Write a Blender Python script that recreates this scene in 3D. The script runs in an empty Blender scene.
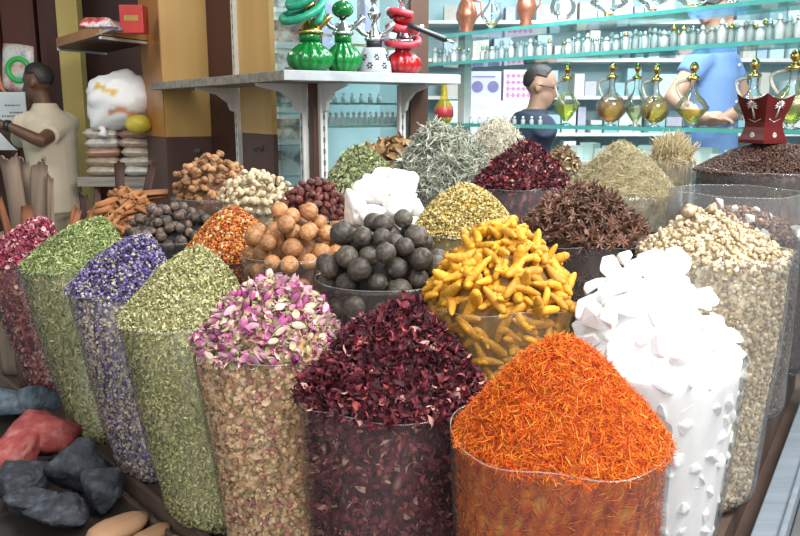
import bpy, math, random
import numpy as np
from mathutils import Vector, Matrix, Euler

rng = np.random.default_rng(11)
random.seed(11)
S = bpy.context.scene
COL = S.collection
PI = math.pi
EYE = 1.4
PITCH = math.atan(158 / 800)
SP, CP = math.sin(PITCH), math.cos(PITCH)


# ------------------------------------------------------------------ layout
def ray(px, py):
    x, v = (px - 400) / 800, (268 - py) / 800
    return Vector((x, CP + v * SP, -SP + v * CP))


def at(px, py, Y):
    d = ray(px, py)
    return Vector((0, 0, EYE)) + d * (Y / d.y)


def on_z(px, py, z):
    d = ray(px, py)
    return Vector((0, 0, EYE)) + d * ((z - EYE) / d.z)


def depth(p):
    return p[1] * CP - (p[2] - EYE) * SP


# ------------------------------------------------------------------ tagging
def tag(o, label=None, cat=None, group=None, kind=None):
    if label: o['label'] = label
    if cat: o['category'] = cat
    if group: o['group'] = group
    if kind: o['kind'] = kind
    return o


def empty(name, loc, rz=0, label=None, cat=None, group=None):
    o = bpy.data.objects.new(name, None)
    o.empty_display_size = .05
    COL.objects.link(o)
    o.location = loc
    o.rotation_euler = (0, 0, rz)
    return tag(o, label, cat, group)


# ------------------------------------------------------------------ materials
def new_mat(name):
    m = bpy.data.materials.new(name)
    m.use_nodes = True
    nt = m.node_tree
    nt.nodes.clear()
    out = nt.nodes.new('ShaderNodeOutputMaterial')
    return m, nt, out


def ramp(nt, stops, src, interp='LINEAR'):
    r = nt.nodes.new('ShaderNodeValToRGB')
    e = r.color_ramp.elements
    r.color_ramp.interpolation = interp
    while len(e) < len(stops): e.new(.5)
    for i, (p, c) in enumerate(stops):
        e[i].position = p
        e[i].color = (*c, 1)
    nt.links.new(src, r.inputs[0])
    return r.outputs[0]


def noise(nt, scale, detail=4, rough=.6, coord='Object', stretch=None):
    tc = nt.nodes.new('ShaderNodeTexCoord')
    n = nt.nodes.new('ShaderNodeTexNoise')
    n.inputs['Scale'].default_value = scale
    n.inputs['Detail'].default_value = detail
    n.inputs['Roughness'].default_value = rough
    src = tc.outputs[coord]
    if stretch:
        mp = nt.nodes.new('ShaderNodeMapping')
        mp.inputs['Scale'].default_value = stretch
        nt.links.new(src, mp.inputs['Vector'])
        src = mp.outputs[0]
    nt.links.new(src, n.inputs['Vector'])
    return n.outputs[0]


def bump(nt, src, strength, dist=.01):
    b = nt.nodes.new('ShaderNodeBump')
    b.inputs['Strength'].default_value = strength
    b.inputs['Distance'].default_value = dist
    nt.links.new(src, b.inputs['Height'])
    return b.outputs[0]


def solid(name, c, rough=.6, metal=0, c2=None, scale=20, bmp=0, stretch=None, stops=None, spec=.5, objvar=0, trans=0, coat=0):
    """noise-mottled Principled surface"""
    m, nt, out = new_mat(name)
    p = nt.nodes.new('ShaderNodeBsdfPrincipled')
    p.inputs['Roughness'].default_value = rough
    p.inputs['Metallic'].default_value = metal
    p.inputs['Specular IOR Level'].default_value = spec
    if coat: p.inputs['Coat Weight'].default_value = coat
    if trans: p.inputs['Transmission Weight'].default_value = trans
    n = noise(nt, scale, 5, .6, 'Object', stretch)
    c2 = c2 or tuple(x * .75 for x in c)
    col = ramp(nt, stops or [(.3, c2), (.7, c)], n)
    if objvar:
        oi = nt.nodes.new('ShaderNodeObjectInfo')
        mr = nt.nodes.new('ShaderNodeMapRange')
        mr.inputs['To Min'].default_value = 1 - objvar
        mr.inputs['To Max'].default_value = 1 + objvar
        nt.links.new(oi.outputs['Random'], mr.inputs['Value'])
        h = nt.nodes.new('ShaderNodeHueSaturation')
        nt.links.new(mr.outputs[0], h.inputs['Value'])
        nt.links.new(col, h.inputs['Color'])
        col = h.outputs[0]
    nt.links.new(col, p.inputs['Base Color'])
    if bmp:
        nt.links.new(bump(nt, n, bmp), p.inputs['Normal'])
    nt.links.new(p.outputs[0], out.inputs[0])
    return m


def attr_mat(name, rough=.7, objvar=0, spec=.35, bmp=0, sss=0):
    """colour comes from each piece's own colour attribute"""
    m, nt, out = new_mat(name)
    p = nt.nodes.new('ShaderNodeBsdfPrincipled')
    p.inputs['Roughness'].default_value = rough
    p.inputs['Specular IOR Level'].default_value = spec
    a = nt.nodes.new('ShaderNodeAttribute')
    a.attribute_name = 'Col'
    col = a.outputs['Color']
    if objvar:
        oi = nt.nodes.new('ShaderNodeObjectInfo')
        mr = nt.nodes.new('ShaderNodeMapRange')
        mr.inputs['To Min'].default_value = 1 - objvar
        mr.inputs['To Max'].default_value = 1 + objvar
        nt.links.new(oi.outputs['Random'], mr.inputs['Value'])
        h = nt.nodes.new('ShaderNodeHueSaturation')
        nt.links.new(mr.outputs[0], h.inputs['Value'])
        nt.links.new(col, h.inputs['Color'])
        col = h.outputs[0]
    nt.links.new(col, p.inputs['Base Color'])
    if bmp:
        nt.links.new(bump(nt, noise(nt, 160, 3), bmp, .002), p.inputs['Normal'])
    nt.links.new(p.outputs[0], out.inputs[0])
    return m


def film_mat(name, haze=.08, tint=(.85, .87, .9), gloss=.5, wr=.35, scale=14, rough=.12):
    """thin clear plastic: see-through, a little milky, shiny on its creases"""
    m, nt, out = new_mat(name)
    n = noise(nt, scale, 3, .55, 'Object', (1, 1, .45))
    nb = bump(nt, n, wr, .02)
    tr = nt.nodes.new('ShaderNodeBsdfTransparent')
    df = nt.nodes.new('ShaderNodeBsdfDiffuse')
    df.inputs[0].default_value = (*tint, 1)
    gl = nt.nodes.new('ShaderNodeBsdfGlossy')
    gl.inputs['Roughness'].default_value = rough
    lw = nt.nodes.new('ShaderNodeFresnel')
    lw.inputs['IOR'].default_value = 1.45
    for x in (gl, lw): nt.links.new(nb, x.inputs['Normal'])
    m1 = nt.nodes.new('ShaderNodeMixShader')
    m1.inputs[0].default_value = haze
    nt.links.new(tr.outputs[0], m1.inputs[1])
    nt.links.new(df.outputs[0], m1.inputs[2])
    mu = nt.nodes.new('ShaderNodeMath')
    mu.operation = 'MULTIPLY'
    mu.inputs[1].default_value = gloss
    nt.links.new(lw.outputs[0], mu.inputs[0])
    m2 = nt.nodes.new('ShaderNodeMixShader')
    nt.links.new(mu.outputs[0], m2.inputs[0])
    nt.links.new(m1.outputs[0], m2.inputs[1])
    nt.links.new(gl.outputs[0], m2.inputs[2])
    nt.links.new(m2.outputs[0], out.inputs[0])
    return m


def glass_mat(name, tint=(.93, .98, .98), haze=0, gloss=1.0, rough=.03, hz=(.9, .95, .95)):
    """thin-walled glass or a clear coloured liquid"""
    m, nt, out = new_mat(name)
    tr = nt.nodes.new('ShaderNodeBsdfTransparent')
    tr.inputs[0].default_value = (*tint, 1)
    gl = nt.nodes.new('ShaderNodeBsdfGlossy')
    gl.inputs['Roughness'].default_value = rough
    last = tr.outputs[0]
    if haze:
        df = nt.nodes.new('ShaderNodeBsdfDiffuse')
        df.inputs[0].default_value = (*hz, 1)
        m1 = nt.nodes.new('ShaderNodeMixShader')
        m1.inputs[0].default_value = haze
        nt.links.new(last, m1.inputs[1])
        nt.links.new(df.outputs[0], m1.inputs[2])
        last = m1.outputs[0]
    fr = nt.nodes.new('ShaderNodeFresnel')
    fr.inputs['IOR'].default_value = 1.5
    mu = nt.nodes.new('ShaderNodeMath')
    mu.operation = 'MULTIPLY'
    mu.inputs[1].default_value = gloss
    nt.links.new(fr.outputs[0], mu.inputs[0])
    m2 = nt.nodes.new('ShaderNodeMixShader')
    nt.links.new(mu.outputs[0], m2.inputs[0])
    nt.links.new(last, m2.inputs[1])
    nt.links.new(gl.outputs[0], m2.inputs[2])
    nt.links.new(m2.outputs[0], out.inputs[0])
    return m


# ------------------------------------------------------------------ meshes
def mk_mesh(name, V, Fs, cols=None, smooth=True, mats=(), mi=None):
    """V (n,3); Fs list of (m,k) index arrays; cols (n,3) per vertex"""
    V = np.asarray(V, dtype=np.float32)
    me = bpy.data.meshes.new(name)
    me.vertices.add(len(V))
    me.vertices.foreach_set('co', V.ravel())
    Fs = [np.asarray(f, dtype=np.int32) for f in Fs if len(f)]
    loops = np.concatenate([f.ravel() for f in Fs])
    tot = np.concatenate([np.full(len(f), f.shape[1], dtype=np.int32) for f in Fs])
    start = np.concatenate([[0], np.cumsum(tot)[:-1]]).astype(np.int32)
    me.loops.add(len(loops))
    me.loops.foreach_set('vertex_index', loops)
    me.polygons.add(len(tot))
    me.polygons.foreach_set('loop_start', start)
    me.polygons.foreach_set('use_smooth', np.full(len(tot), smooth, dtype=bool))
    if mi is not None:
        me.polygons.foreach_set('material_index', np.asarray(mi, dtype=np.int32))
    for m in mats: me.materials.append(m)
    me.update(calc_edges=True)
    if cols is not None:
        c = np.ones((len(V), 4), dtype=np.float32)
        c[:, :3] = cols
        a = me.color_attributes.new('Col', 'FLOAT_COLOR', 'POINT')
        a.data.foreach_set('color', c.ravel())
    me.validate()
    return me


def link(name, me, parent=None, loc=None):
    o = bpy.data.objects.new(name, me)
    COL.objects.link(o)
    if parent: o.parent = parent
    if loc is not None: o.location = loc
    return o


class MB:
    """gathers boxes, tubes, lathes ... and builds them as ONE mesh object"""

    def __init__(s):
        s.v, s.f, s.m = [], [], []

    def add(s, v, f, mi=0):
        n = len(s.v)
        s.v += [Vector(p) for p in v]
        s.f += [tuple(i + n for i in q) for q in f]
        s.m += [mi] * len(f)
        return s

    def box(s, c, size, R=None, mi=0):
        hx, hy, hz = (k / 2 for k in size)
        vs = [Vector((x, y, z)) for x in (-hx, hx) for y in (-hy, hy) for z in (-hz, hz)]
        if R is not None: vs = [R @ v for v in vs]
        c = Vector(c)
        return s.add([v + c for v in vs], [(0, 1, 3, 2), (4, 6, 7, 5), (0, 4, 5, 1), (2, 3, 7, 6), (0, 2, 6, 4), (1, 5, 7, 3)], mi)

    def beam(s, p0, p1, w, h, up=(0, 0, 1), mi=0):
        p0, p1 = Vector(p0), Vector(p1)
        d = (p1 - p0)
        L = d.length
        x = d.normalized()
        y = Vector(up).cross(x).normalized()
        z = x.cross(y)
        return s.box((p0 + p1) / 2, (L, w, h), Matrix((x, y, z)).transposed(), mi)

    def prism(s, poly, z0, z1, mi=0):
        n = len(poly)
        v = [(p[0], p[1], z0) for p in poly] + [(p[0], p[1], z1) for p in poly]
        f = [tuple(range(n - 1, -1, -1)), tuple(range(n, 2 * n))]
        f += [(i, (i + 1) % n, n + (i + 1) % n, n + i) for i in range(n)]
        return s.add(v, f, mi)

    def tube(s, pts, r, seg=8, mi=0, cap=True):
        pts = [Vector(p) for p in pts]
        rs = r if isinstance(r, (list, tuple)) else [r] * len(pts)
        v, f = [], []
        u = None
        for i, p in enumerate(pts):
            t = (pts[min(i + 1, len(pts) - 1)] - pts[max(i - 1, 0)]).normalized()
            if u is None:
                u = t.orthogonal().normalized()
            else:
                u = (u - t * u.dot(t)).normalized()
            w = t.cross(u)
            for k in range(seg):
                a = 2 * PI * k / seg
                v.append(p + (u * math.cos(a) + w * math.sin(a)) * rs[i])
        for i in range(len(pts) - 1):
            for k in range(seg):
                k2 = (k + 1) % seg
                f.append((i * seg + k, i * seg + k2, (i + 1) * seg + k2, (i + 1) * seg + k))
        if cap:
            f.append(tuple(range(seg - 1, -1, -1)))
            n = (len(pts) - 1) * seg
            f.append(tuple(n + k for k in range(seg)))
        return s.add(v, f, mi)

    def lathe(s, prof, c=(0, 0, 0), seg=24, mi=0, lobes=0, amp=0, square=0):
        """profile [(r, z)] about the z axis; lobes/amp gives melon ribs"""
        c = Vector(c)
        v, f = [], []
        for r, z in prof:
            for k in range(seg):
                a = 2 * PI * k / seg
                q = r * (1 - amp * (1 - abs(math.cos(lobes * a / 2))) if lobes else 1)
                if square: q = r / max(abs(math.cos(a)), abs(math.sin(a)))
                v.append(c + Vector((q * math.cos(a), q * math.sin(a), z)))
        for i in range(len(prof) - 1):
            for k in range(seg):
                k2 = (k + 1) % seg
                f.append((i * seg + k, i * seg + k2, (i + 1) * seg + k2, (i + 1) * seg + k))
        if prof[0][0] > 1e-6: f.append(tuple(range(seg - 1, -1, -1)))
        if prof[-1][0] > 1e-6: f.append(tuple((len(prof) - 1) * seg + k for k in range(seg)))
        return s.add(v, f, mi)

    def ball(s, c, r, seg=16, rings=10, mi=0):
        rx, ry, rz = r if isinstance(r, (tuple, list)) else (r, r, r)
        c = Vector(c)
        v = [c + Vector((0, 0, -rz))]
        f = []
        for i in range(1, rings):
            a = PI * i / rings
            for k in range(seg):
                b = 2 * PI * k / seg
                v.append(c + Vector((rx * math.sin(a) * math.cos(b), ry * math.sin(a) * math.sin(b), -rz * math.cos(a))))
        v.append(c + Vector((0, 0, rz)))
        for k in range(seg):
            k2 = (k + 1) % seg
            f.append((0, 1 + k2, 1 + k))
            n = 1 + (rings - 2) * seg
            f.append((n + k, n + k2, len(v) - 1))
            for i in range(rings - 2):
                f.append((1 + i * seg + k, 1 + i * seg + k2, 1 + (i + 1) * seg + k2, 1 + (i + 1) * seg + k))
        return s.add(v, f, mi)

    def move(s, M):
        s.v = [M @ v for v in s.v]
        return s

    def mesh(s, name, mats, smooth=False):
        me = bpy.data.meshes.new(name)
        me.from_pydata([tuple(v) for v in s.v], [], s.f)
        for m in (mats if isinstance(mats, (list, tuple)) else [mats]): me.materials.append(m)
        for p, i in zip(me.polygons, s.m):
            p.material_index = i
            p.use_smooth = smooth
        me.update()
        return me

    def build(s, name, mats, parent=None, smooth=False, bevel=0, loc=None, rz=0):
        o = link(name, s.mesh(name, mats, smooth), parent, loc)
        o.rotation_euler.z = rz
        if bevel:
            b = o.modifiers.new('bevel', 'BEVEL')
            b.width = bevel
            b.segments = 2
            b.limit_method = 'ANGLE'
        return o


# smooth random field used to lump and wrinkle surfaces
_ph = rng.uniform(0, 6.28, (12, 3))
_fr = rng.normal(0, 1, (12, 3))


def field(P, scale, seed=0):
    P = np.asarray(P, dtype=float) * scale
    o = np.zeros(len(P))
    for i in range(12):
        f = np.roll(_fr[i], seed % 3) * (1 + .25 * ((i + seed) % 4))
        o += np.sin(P @ f + _ph[i, 0] + seed * 1.7 + i)
    return o / 6


def ico(sub):
    import bmesh
    bm = bmesh.new()
    bmesh.ops.create_icosphere(bm, subdivisions=sub, radius=1)
    V = np.array([v.co[:] for v in bm.verts])
    Fc = np.array([[v.index for v in f.verts] for f in bm.faces])
    bm.free()
    return V, Fc


ICO1, ICO2, ICO3, ICO4 = ico(1), ico(2), ico(3), ico(4)
# ------------------------------------------------------------------ small repeated shapes
def T_leaf(w=.3, fold=.12, bend=.15):
    xs = [-.5, -.25, .1, .35, .5]
    ws = [0, .8, 1, .55, 0]
    V = []
    for x, k in zip(xs, ws):
        z = bend * (x * x * 4 - .5)
        V += [(x, k * w / 2, z + fold * k), (x, 0, z), (x, -k * w / 2, z + fold * k)]
    F = []
    for i in range(4):
        for j in range(2):
            F.append((i * 3 + j, i * 3 + j + 1, i * 3 + j + 4, i * 3 + j + 3))
    return np.array(V), np.array(F)


def T_thread(w=.08, bend=.3, nseg=4, seed=0, taper=.5):
    r = np.random.default_rng(seed)
    k = r.normal(0, bend, 4)
    V, F = [], []
    for i in range(nseg + 1):
        t = i / nseg - .5
        y = k[0] * (t * t - .08) + k[1] * t ** 3
        z = k[2] * (t * t - .08) + k[3] * t ** 3
        q = w / 2 * (1 - taper * abs(t) * 2)
        for j in range(3):
            a = 2 * PI * j / 3
            V.append((t, y + q * math.cos(a), z + q * math.sin(a)))
    for i in range(nseg):
        for j in range(3):
            F.append((i * 3 + j, i * 3 + (j + 1) % 3, i * 3 + 3 + (j + 1) % 3, i * 3 + 3 + j))
    return np.array(V), np.array(F)


def T_curl(w=.4, twist=1.5, curl=2.2, seed=0, nseg=7):
    """crumpled, twisted calyx strip"""
    r = np.random.default_rng(seed)
    V, F = [], []
    x = z = 0.0
    ang = -curl / 2
    pts = []
    for i in range(nseg + 1):
        pts.append((x, z, ang))
        x += math.cos(ang) / nseg
        z += math.sin(ang) / nseg
        ang += curl / nseg * r.uniform(.3, 1.8)
    mx = np.mean([p[0] for p in pts]); mz = np.mean([p[1] for p in pts])
    for i, (x, z, an) in enumerate(pts):
        t = i / nseg
        q = w / 2 * math.sin(PI * min(1, .12 + .95 * t)) ** .7 * r.uniform(.75, 1.2)
        tw = twist * (t - .5)
        for j in (-1, 0, 1):
            V.append((x - mx, j * q * math.cos(tw), z - mz + j * q * math.sin(tw) + (abs(j) * .35 * q)))
    for i in range(nseg):
        for j in range(2):
            F.append((i * 3 + j, i * 3 + j + 1, i * 3 + j + 4, i * 3 + j + 3))
    return np.array(V), np.array(F)


def T_petal(w=.7, cup=.35):
    V, F = [], []
    for i in range(4):
        t = i / 3
        q = w / 2 * math.sin(PI * (.1 + .75 * t))
        for j in range(4):
            s = (j / 3 - .5) * 2
            V.append((t - .5, s * q, cup * (s * s * .5 + (t - .5) ** 2 * 2 - .3)))
    for i in range(3):
        for j in range(3):
            F.append((i * 4 + j, i * 4 + j + 1, i * 4 + j + 5, i * 4 + j + 4))
    return np.array(V), np.array(F)


def T_seed(rx=.5, ry=.35, rz=.35, seed=0):
    V, Fc = ICO1
    V = V * np.array([rx, ry, rz])
    V = V * (1 + .12 * field(V, 6, seed))[:, None]
    return V, Fc


def frames(N, tilt, n):
    N = N + rng.normal(0, tilt, (n, 3))
    N /= np.linalg.norm(N, axis=1)[:, None]
    T = rng.normal(0, 1, (n, 3))
    X = T - N * np.sum(T * N, 1)[:, None]
    X /= np.linalg.norm(X, axis=1)[:, None]
    return X, np.cross(N, X), N


class Acc:
    def __init__(s):
        s.V, s.F, s.C, s.n = [], {}, [], 0

    def add(s, V, F, C):
        s.V.append(V)
        s.C.append(C)
        for f in (F if isinstance(F, list) else [F]):
            s.F.setdefault(f.shape[1], []).append(f + s.n)
        s.n += len(V)

    def mesh(s, name, mat, smooth=True):
        return mk_mesh(name, np.concatenate(s.V), [np.concatenate(v) for v in s.F.values()], np.concatenate(s.C), smooth, [mat])


def pick(pal, n, var=.18):
    """pal: list of (weight, (r, g, b))"""
    w = np.array([p[0] for p in pal], float)
    c = np.array([p[1] for p in pal])[rng.choice(len(pal), n, p=w / w.sum())]
    return np.clip(c * (1 + rng.normal(0, var, (n, 1))), 0.002, 1)


def scatter(acc, temps, P, N, size, tilt, pal, var=.18, wide=(.8, 1.2), axis=None):
    n = len(P)
    X, Y, Z = frames(N, tilt, n)
    if axis is not None:
        X = np.array(axis) + rng.normal(0, tilt, (n, 3))
        X /= np.linalg.norm(X, axis=1)[:, None]
        Y = np.cross(Z, X)
        Y /= np.linalg.norm(Y, axis=1)[:, None]
        Z = np.cross(X, Y)
    L = rng.uniform(size[0], size[1], n)
    wd = rng.uniform(wide[0], wide[1], n)
    C = pick(pal, n, var)
    which = rng.integers(0, len(temps), n)
    for k, (tv, tf) in enumerate(temps):
        I = np.nonzero(which == k)[0]
        if not len(I): continue
        V = (tv[None, :, 0, None] * X[I][:, None] + tv[None, :, 1, None] * (Y[I] * wd[I, None])[:, None] + tv[None, :, 2, None] * Z[I][:, None])
        V = V * L[I][:, None, None] + P[I][:, None]
        F = tf[None] + (np.arange(len(I)) * len(tv))[:, None, None]
        acc.add(V.reshape(-1, 3), F.reshape(-1, tf.shape[1]), np.repeat(C[I], len(tv), axis=0))


# ------------------------------------------------------------------ bags
ZB, ZS = .53, .74          # tops of the low tray and of the step behind it
TH = np.linspace(0, 2 * PI, 97)[:-1]


class Bag:
    def __init__(s, x0, x1, yc, Y, peak, zb=ZB, lean=(0, 0), p=1.3, lip=.012, taper=.16, seed=0, R=None, o=(0, 0)):
        s.c = at((x0 + x1) / 2, yc, Y)
        s.R = R or (x1 - x0) / 2 / 800 * depth(s.c)
        s.H = max(.005, at((x0 + x1) / 2, peak, Y).z - s.c.z)
        s.b = Vector((s.c.x + lean[0], s.c.y + lean[1], zb + .004))
        s.p, s.lip, s.taper, s.seed = p, lip, taper, seed
        s.o = np.array(o, float)          # the heap's top may stand off the middle
        s.h = s.c.z - s.b.z
        s.tocam = math.atan2(-s.c.y, -s.c.x)

    def rad(s, t):
        t = np.asarray(t, float)
        r = s.R * (1 - s.taper * (1 - t) ** 1.3)
        k = np.clip(t * s.h / .035, 0, 1)
        return r * (.82 + .18 * np.sqrt(1 - (1 - k) ** 2))

    def wall(s, t, th, off=0):
        t, th = np.asarray(t, float), np.asarray(th, float)
        q = 1 + .022 * np.sin(2 * th + s.seed) + .014 * np.sin(3 * th + 2 * s.seed + 4 * t) + .009 * np.sin(5 * th - 7 * t + s.seed)
        r = s.rad(np.clip(t, 0, 1)) * q + off
        k = np.clip(t, -1, 1.5)
        cx = s.b.x + (s.c.x - s.b.x) * k
        cy = s.b.y + (s.c.y - s.b.y) * k
        return np.stack([cx + r * np.cos(th), cy + r * np.sin(th), s.b.z + s.h * t], -1)

    def prof(s, x, y):
        """height of the heap over the rim plane at world x, y"""
        qx, qy = np.asarray(x) - s.c.x - s.o[0], np.asarray(y) - s.c.y - s.o[1]
        a_, b_, c_ = s.R ** 2 - s.o @ s.o, qx * s.o[0] + qy * s.o[1], qx ** 2 + qy ** 2
        d = (b_ + np.sqrt(b_ ** 2 + a_ * c_)) / a_
        return s.H * (1 - np.clip(d, 0, 1.2) ** s.p)

    def mound(s, n, lift=0, lump=.006, rmax=1.0):
        rho = np.sqrt(rng.uniform(0, rmax ** 2, n))
        th = rng.uniform(0, 2 * PI, n)
        x, y = s.c.x + s.R * rho * np.cos(th) + s.o[0] * (1 - rho), s.c.y + s.R * rho * np.sin(th) + s.o[1] * (1 - rho)
        P = np.stack([x, y, s.c.z + s.H * (1 - rho ** s.p)], -1)
        P[:, 2] += lump * field(P, 30, s.seed) * (1 - rho ** 4)
        g = s.H * s.p * np.maximum(rho, .08) ** (s.p - 1) / s.R
        N = np.stack([g * np.cos(th), g * np.sin(th), np.ones(n)], -1)
        N /= np.linalg.norm(N, axis=1)[:, None]
        return P + N * (rng.uniform(-.3, 1, (n, 1)) * lift), N

    def side(s, n, inset=.002, arc=2.0, t0=.0):
        t = rng.uniform(t0, 1, n)
        th = s.tocam + rng.uniform(-arc, arc, n)
        P = s.wall(t, th, -inset)
        N = np.stack([np.cos(th), np.sin(th), np.zeros(n)], -1)
        return P, N

    def core(s, acc, pal, inset=.004, lump=.006, drop=.002, var=.12):
        """the body of the filling, walls and heap in one closed skin"""
        V, F = [], []
        n = len(TH)
        ts = np.linspace(0, 1, 26)
        for t in ts: V.append(s.wall(np.full(n, t), TH, -inset))
        rhos = np.linspace(.97, .02, 26)
        for q in rhos:
            r = (s.R - inset) * q * (1 + .022 * np.sin(2 * TH + s.seed) + .014 * np.sin(3 * TH + 2 * s.seed + 4))
            x, y = s.c.x + r * np.cos(TH) + s.o[0] * (1 - q), s.c.y + r * np.sin(TH) + s.o[1] * (1 - q)
            P = np.stack([x, y, s.c.z + s.prof(x, y) - drop], -1)
            P[:, 2] += lump * field(P, 30, s.seed) * (1 - q ** 4)
            V.append(P)
        m = len(V)
        V = np.concatenate(V)
        for i in range(m - 1):
            k = np.arange(n)
            F.append(np.stack([i * n + k, i * n + (k + 1) % n, (i + 1) * n + (k + 1) % n, (i + 1) * n + k], -1))
        acc.add(V, [np.concatenate(F), np.arange((m - 1) * n, m * n)[None], np.arange(n - 1, -1, -1)[None]], pick(pal, len(V), var))

    def film(s, name, label, mat, rimmat, group=None, off=.004, cat='bag', lipwave=.003):
        n = 128
        th = np.linspace(0, 2 * PI, n + 1)[:-1]
        V, F = [], []
        lt = 1 + s.lip / s.h
        ts = list(np.linspace(-.004 / s.h, 1, 34)) + [1 + (lt - 1) * .5, lt]
        for i, t in enumerate(ts):
            w = s.wall(np.full(n, t), th, off)
            rr = np.stack([np.cos(th), np.sin(th), 0 * th], -1)
            w = w + rr * (.0022 * field(w * np.array([1, 1, .35]), 45, s.seed))[:, None]
            if t > 1:
                k = (t - 1) / (lt - 1)
                w[:, 2] += k * lipwave * (np.sin(3 * th + s.seed) + .6 * np.sin(7 * th + 2 * s.seed))
                w += rr * (.004 * k * np.sin(5 * th + s.seed))[:, None]
            V.append(w)
        top = V[-1]
        m = len(V)
        k = np.arange(n)
        for i in range(m - 1):
            F.append(np.stack([i * n + k, i * n + (k + 1) % n, (i + 1) * n + (k + 1) % n, (i + 1) * n + k], -1))
        O = np.array(s.b)
        V = np.concatenate(V) - O
        o = link(name, mk_mesh(name, V, [np.concatenate(F), np.arange(n - 1, -1, -1)[None]], None, True, [mat]), None, s.b)
        tag(o, label, cat, group)
        r = MB().tube([tuple(p - O) for p in top] + [tuple(top[0] - O)], .0010, 5, cap=False)
        r.build('folded_rim', rimmat, o, True)
        return o


def stuff(name, label, cat, acc, mat, group=None):
    o = link(name, acc.mesh(name, mat))
    return tag(o, label, cat, group, 'stuff')


def copies(meshes, spots, name, label, cat, group, mats_by=None):
    """spots: list of (loc, euler, scale); one object per thing, shapes shared"""
    first = None
    out = []
    for i, (loc, rot, sc) in enumerate(spots):
        if first is None:
            o = first = bpy.data.objects.new(name, meshes[0])
            tag(o, label, cat, group)
        else:
            o = first.copy()
            o.data = meshes[int(rng.integers(0, len(meshes)))]
        COL.objects.link(o)
        o.location = loc
        o.rotation_euler = rot
        o.scale = sc if isinstance(sc, (tuple, list)) else (sc, sc, sc)
        out.append(o)
    return out


def pack(b, r, layers, tight=.92, n=2600, rmax=1.0, cap=400, arc=2.3):
    """balls laid layer by layer over the heap of a bag, none nearer than touching (times tight)"""
    rm = (r[0] + r[1]) / 2
    Q, R_ = np.zeros((0, 3)), np.zeros(0)
    for lay, share in layers:
        P, N = b.mound(n, 0, 0, rmax)
        ok = face_cam(P, b.c, arc) | (np.hypot(P[:, 0] - b.c.x, P[:, 1] - b.c.y) < .55 * b.R)
        P, N = P[ok], N[ok]
        got = 0
        for p, q in zip(P, N):
            k = rng.uniform(*r)
            c = p + q * (lay * rm)
            d = math.hypot(c[0] - b.c.x, c[1] - b.c.y)
            if d > b.R - k * .7: c[:2] = np.array(b.c[:2]) + (c[:2] - np.array(b.c[:2])) * (b.R - k * .7) / d
            if len(Q) and np.any(np.sum((Q - c) ** 2, 1) < ((R_ + k) * tight) ** 2): continue
            Q = np.vstack([Q, c]); R_ = np.append(R_, k)
            got += 1
            if len(Q) >= cap or got >= share: break
    return [(*q, k) for q, k in zip(Q, R_)]


def rnd_rot():
    return tuple(rng.uniform(0, 2 * PI, 3))


def spread_pts(P, N, dmin, limit):
    """thins points so that no two are nearer than dmin"""
    keep = []
    for i in range(len(P)):
        if all(np.sum((P[i] - P[j]) ** 2) > dmin * dmin for j in keep): keep.append(i)
        if len(keep) >= limit: break
    return P[keep], N[keep]


def lie(n, tilt=.35):
    """rotation that lays a thing's x axis along a slope with normal n"""
    n = Vector(n) + Vector(rng.normal(0, tilt, 3))
    n.normalize()
    x = n.orthogonal().normalized()
    x.rotate(Matrix.Rotation(rng.uniform(0, 2 * PI), 3, n))
    return Matrix((x, n.cross(x), n)).transposed().to_euler()


def face_cam(P, c, arc=2.0):
    """keeps the points of a heap that look towards the open side of the stall"""
    a0 = math.atan2(-c[1], -c[0])
    a = np.arctan2(P[:, 1] - c[1], P[:, 0] - c[0])
    d = (a - a0 + PI) % (2 * PI) - PI
    return np.abs(d) < arc


M_FLAKE = attr_mat('dried_flakes', .75)
M_SHINY = attr_mat('glossy_seeds', .55, spec=.2)
M_PIECE = attr_mat('dried_pieces', .65, objvar=.28)
M_FILM = film_mat('clear_film', .02, gloss=.55, wr=.5, rough=.10)
M_FILM2 = film_mat('milky_film', .06, gloss=.7, wr=.6)
M_FILM3 = film_mat('dark_film', .03, gloss=.5, wr=.6)
M_FILMT = film_mat('dusty_film', .16, (.45, .32, .18), gloss=.5, wr=.6)
M_FILMK = film_mat('smoky_film', .22, (.16, .14, .13), gloss=.6, wr=.6)
M_RIM = film_mat('film_edge', .14, (.7, .7, .7), gloss=.4)
# ------------------------------------------------------------------ front rows of bags
B = {}
B['orange'] = Bag(455, 665, 440, 1.05, 340, lean=(.003, 0), p=1.35, seed=1, o=(0, .01))
B['hib'] = Bag(302, 478, 396, 1.27, 312, lean=(.018, -.01), p=1.5, seed=2, o=(.022, .01), taper=0.06)
B['rose'] = Bag(197, 347, 346, 1.5, 282, lean=(.05, -.04), p=1.7, seed=3, o=(.005, .005), taper=0.05)
B['sage'] = Bag(121, 253, 318, 1.75, 249, lean=(.105, -.10), p=1.5, seed=4, o=(.030, .02), taper=0.05)
B['lav'] = Bag(71, 172, 290, 2.0, 238, lean=(.135, -.13), p=1.6, seed=5, o=(.055, .035), taper=0.05)
B['mint'] = Bag(26, 126, 266, 2.25, 221, lean=(.155, -.14), p=1.6, seed=6, o=(.062, .04), taper=0.05)
B['red'] = Bag(-14, 62, 262, 2.52, 221, lean=(.165, -.10), p=1.6, seed=7, o=(.055, .035), taper=0.05)
B['white'] = Bag(570, 738, 352, 1.32, 268, ZB + .07, lean=(-.01, 0), p=1.6, seed=8, lip=.0, o=(-.02, .01))
B['frank'] = Bag(640, 782, 258, 1.6, 217, ZB + .07, lean=(-.02, -.01), p=1.5, seed=9, lip=.02, taper=.12, o=(-.03, .0))
B['clear'] = Bag(671, 794, 232, 1.92, 208, ZB + .13, lean=(0, 0), p=1.6, seed=10, lip=.10, taper=.05)
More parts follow.
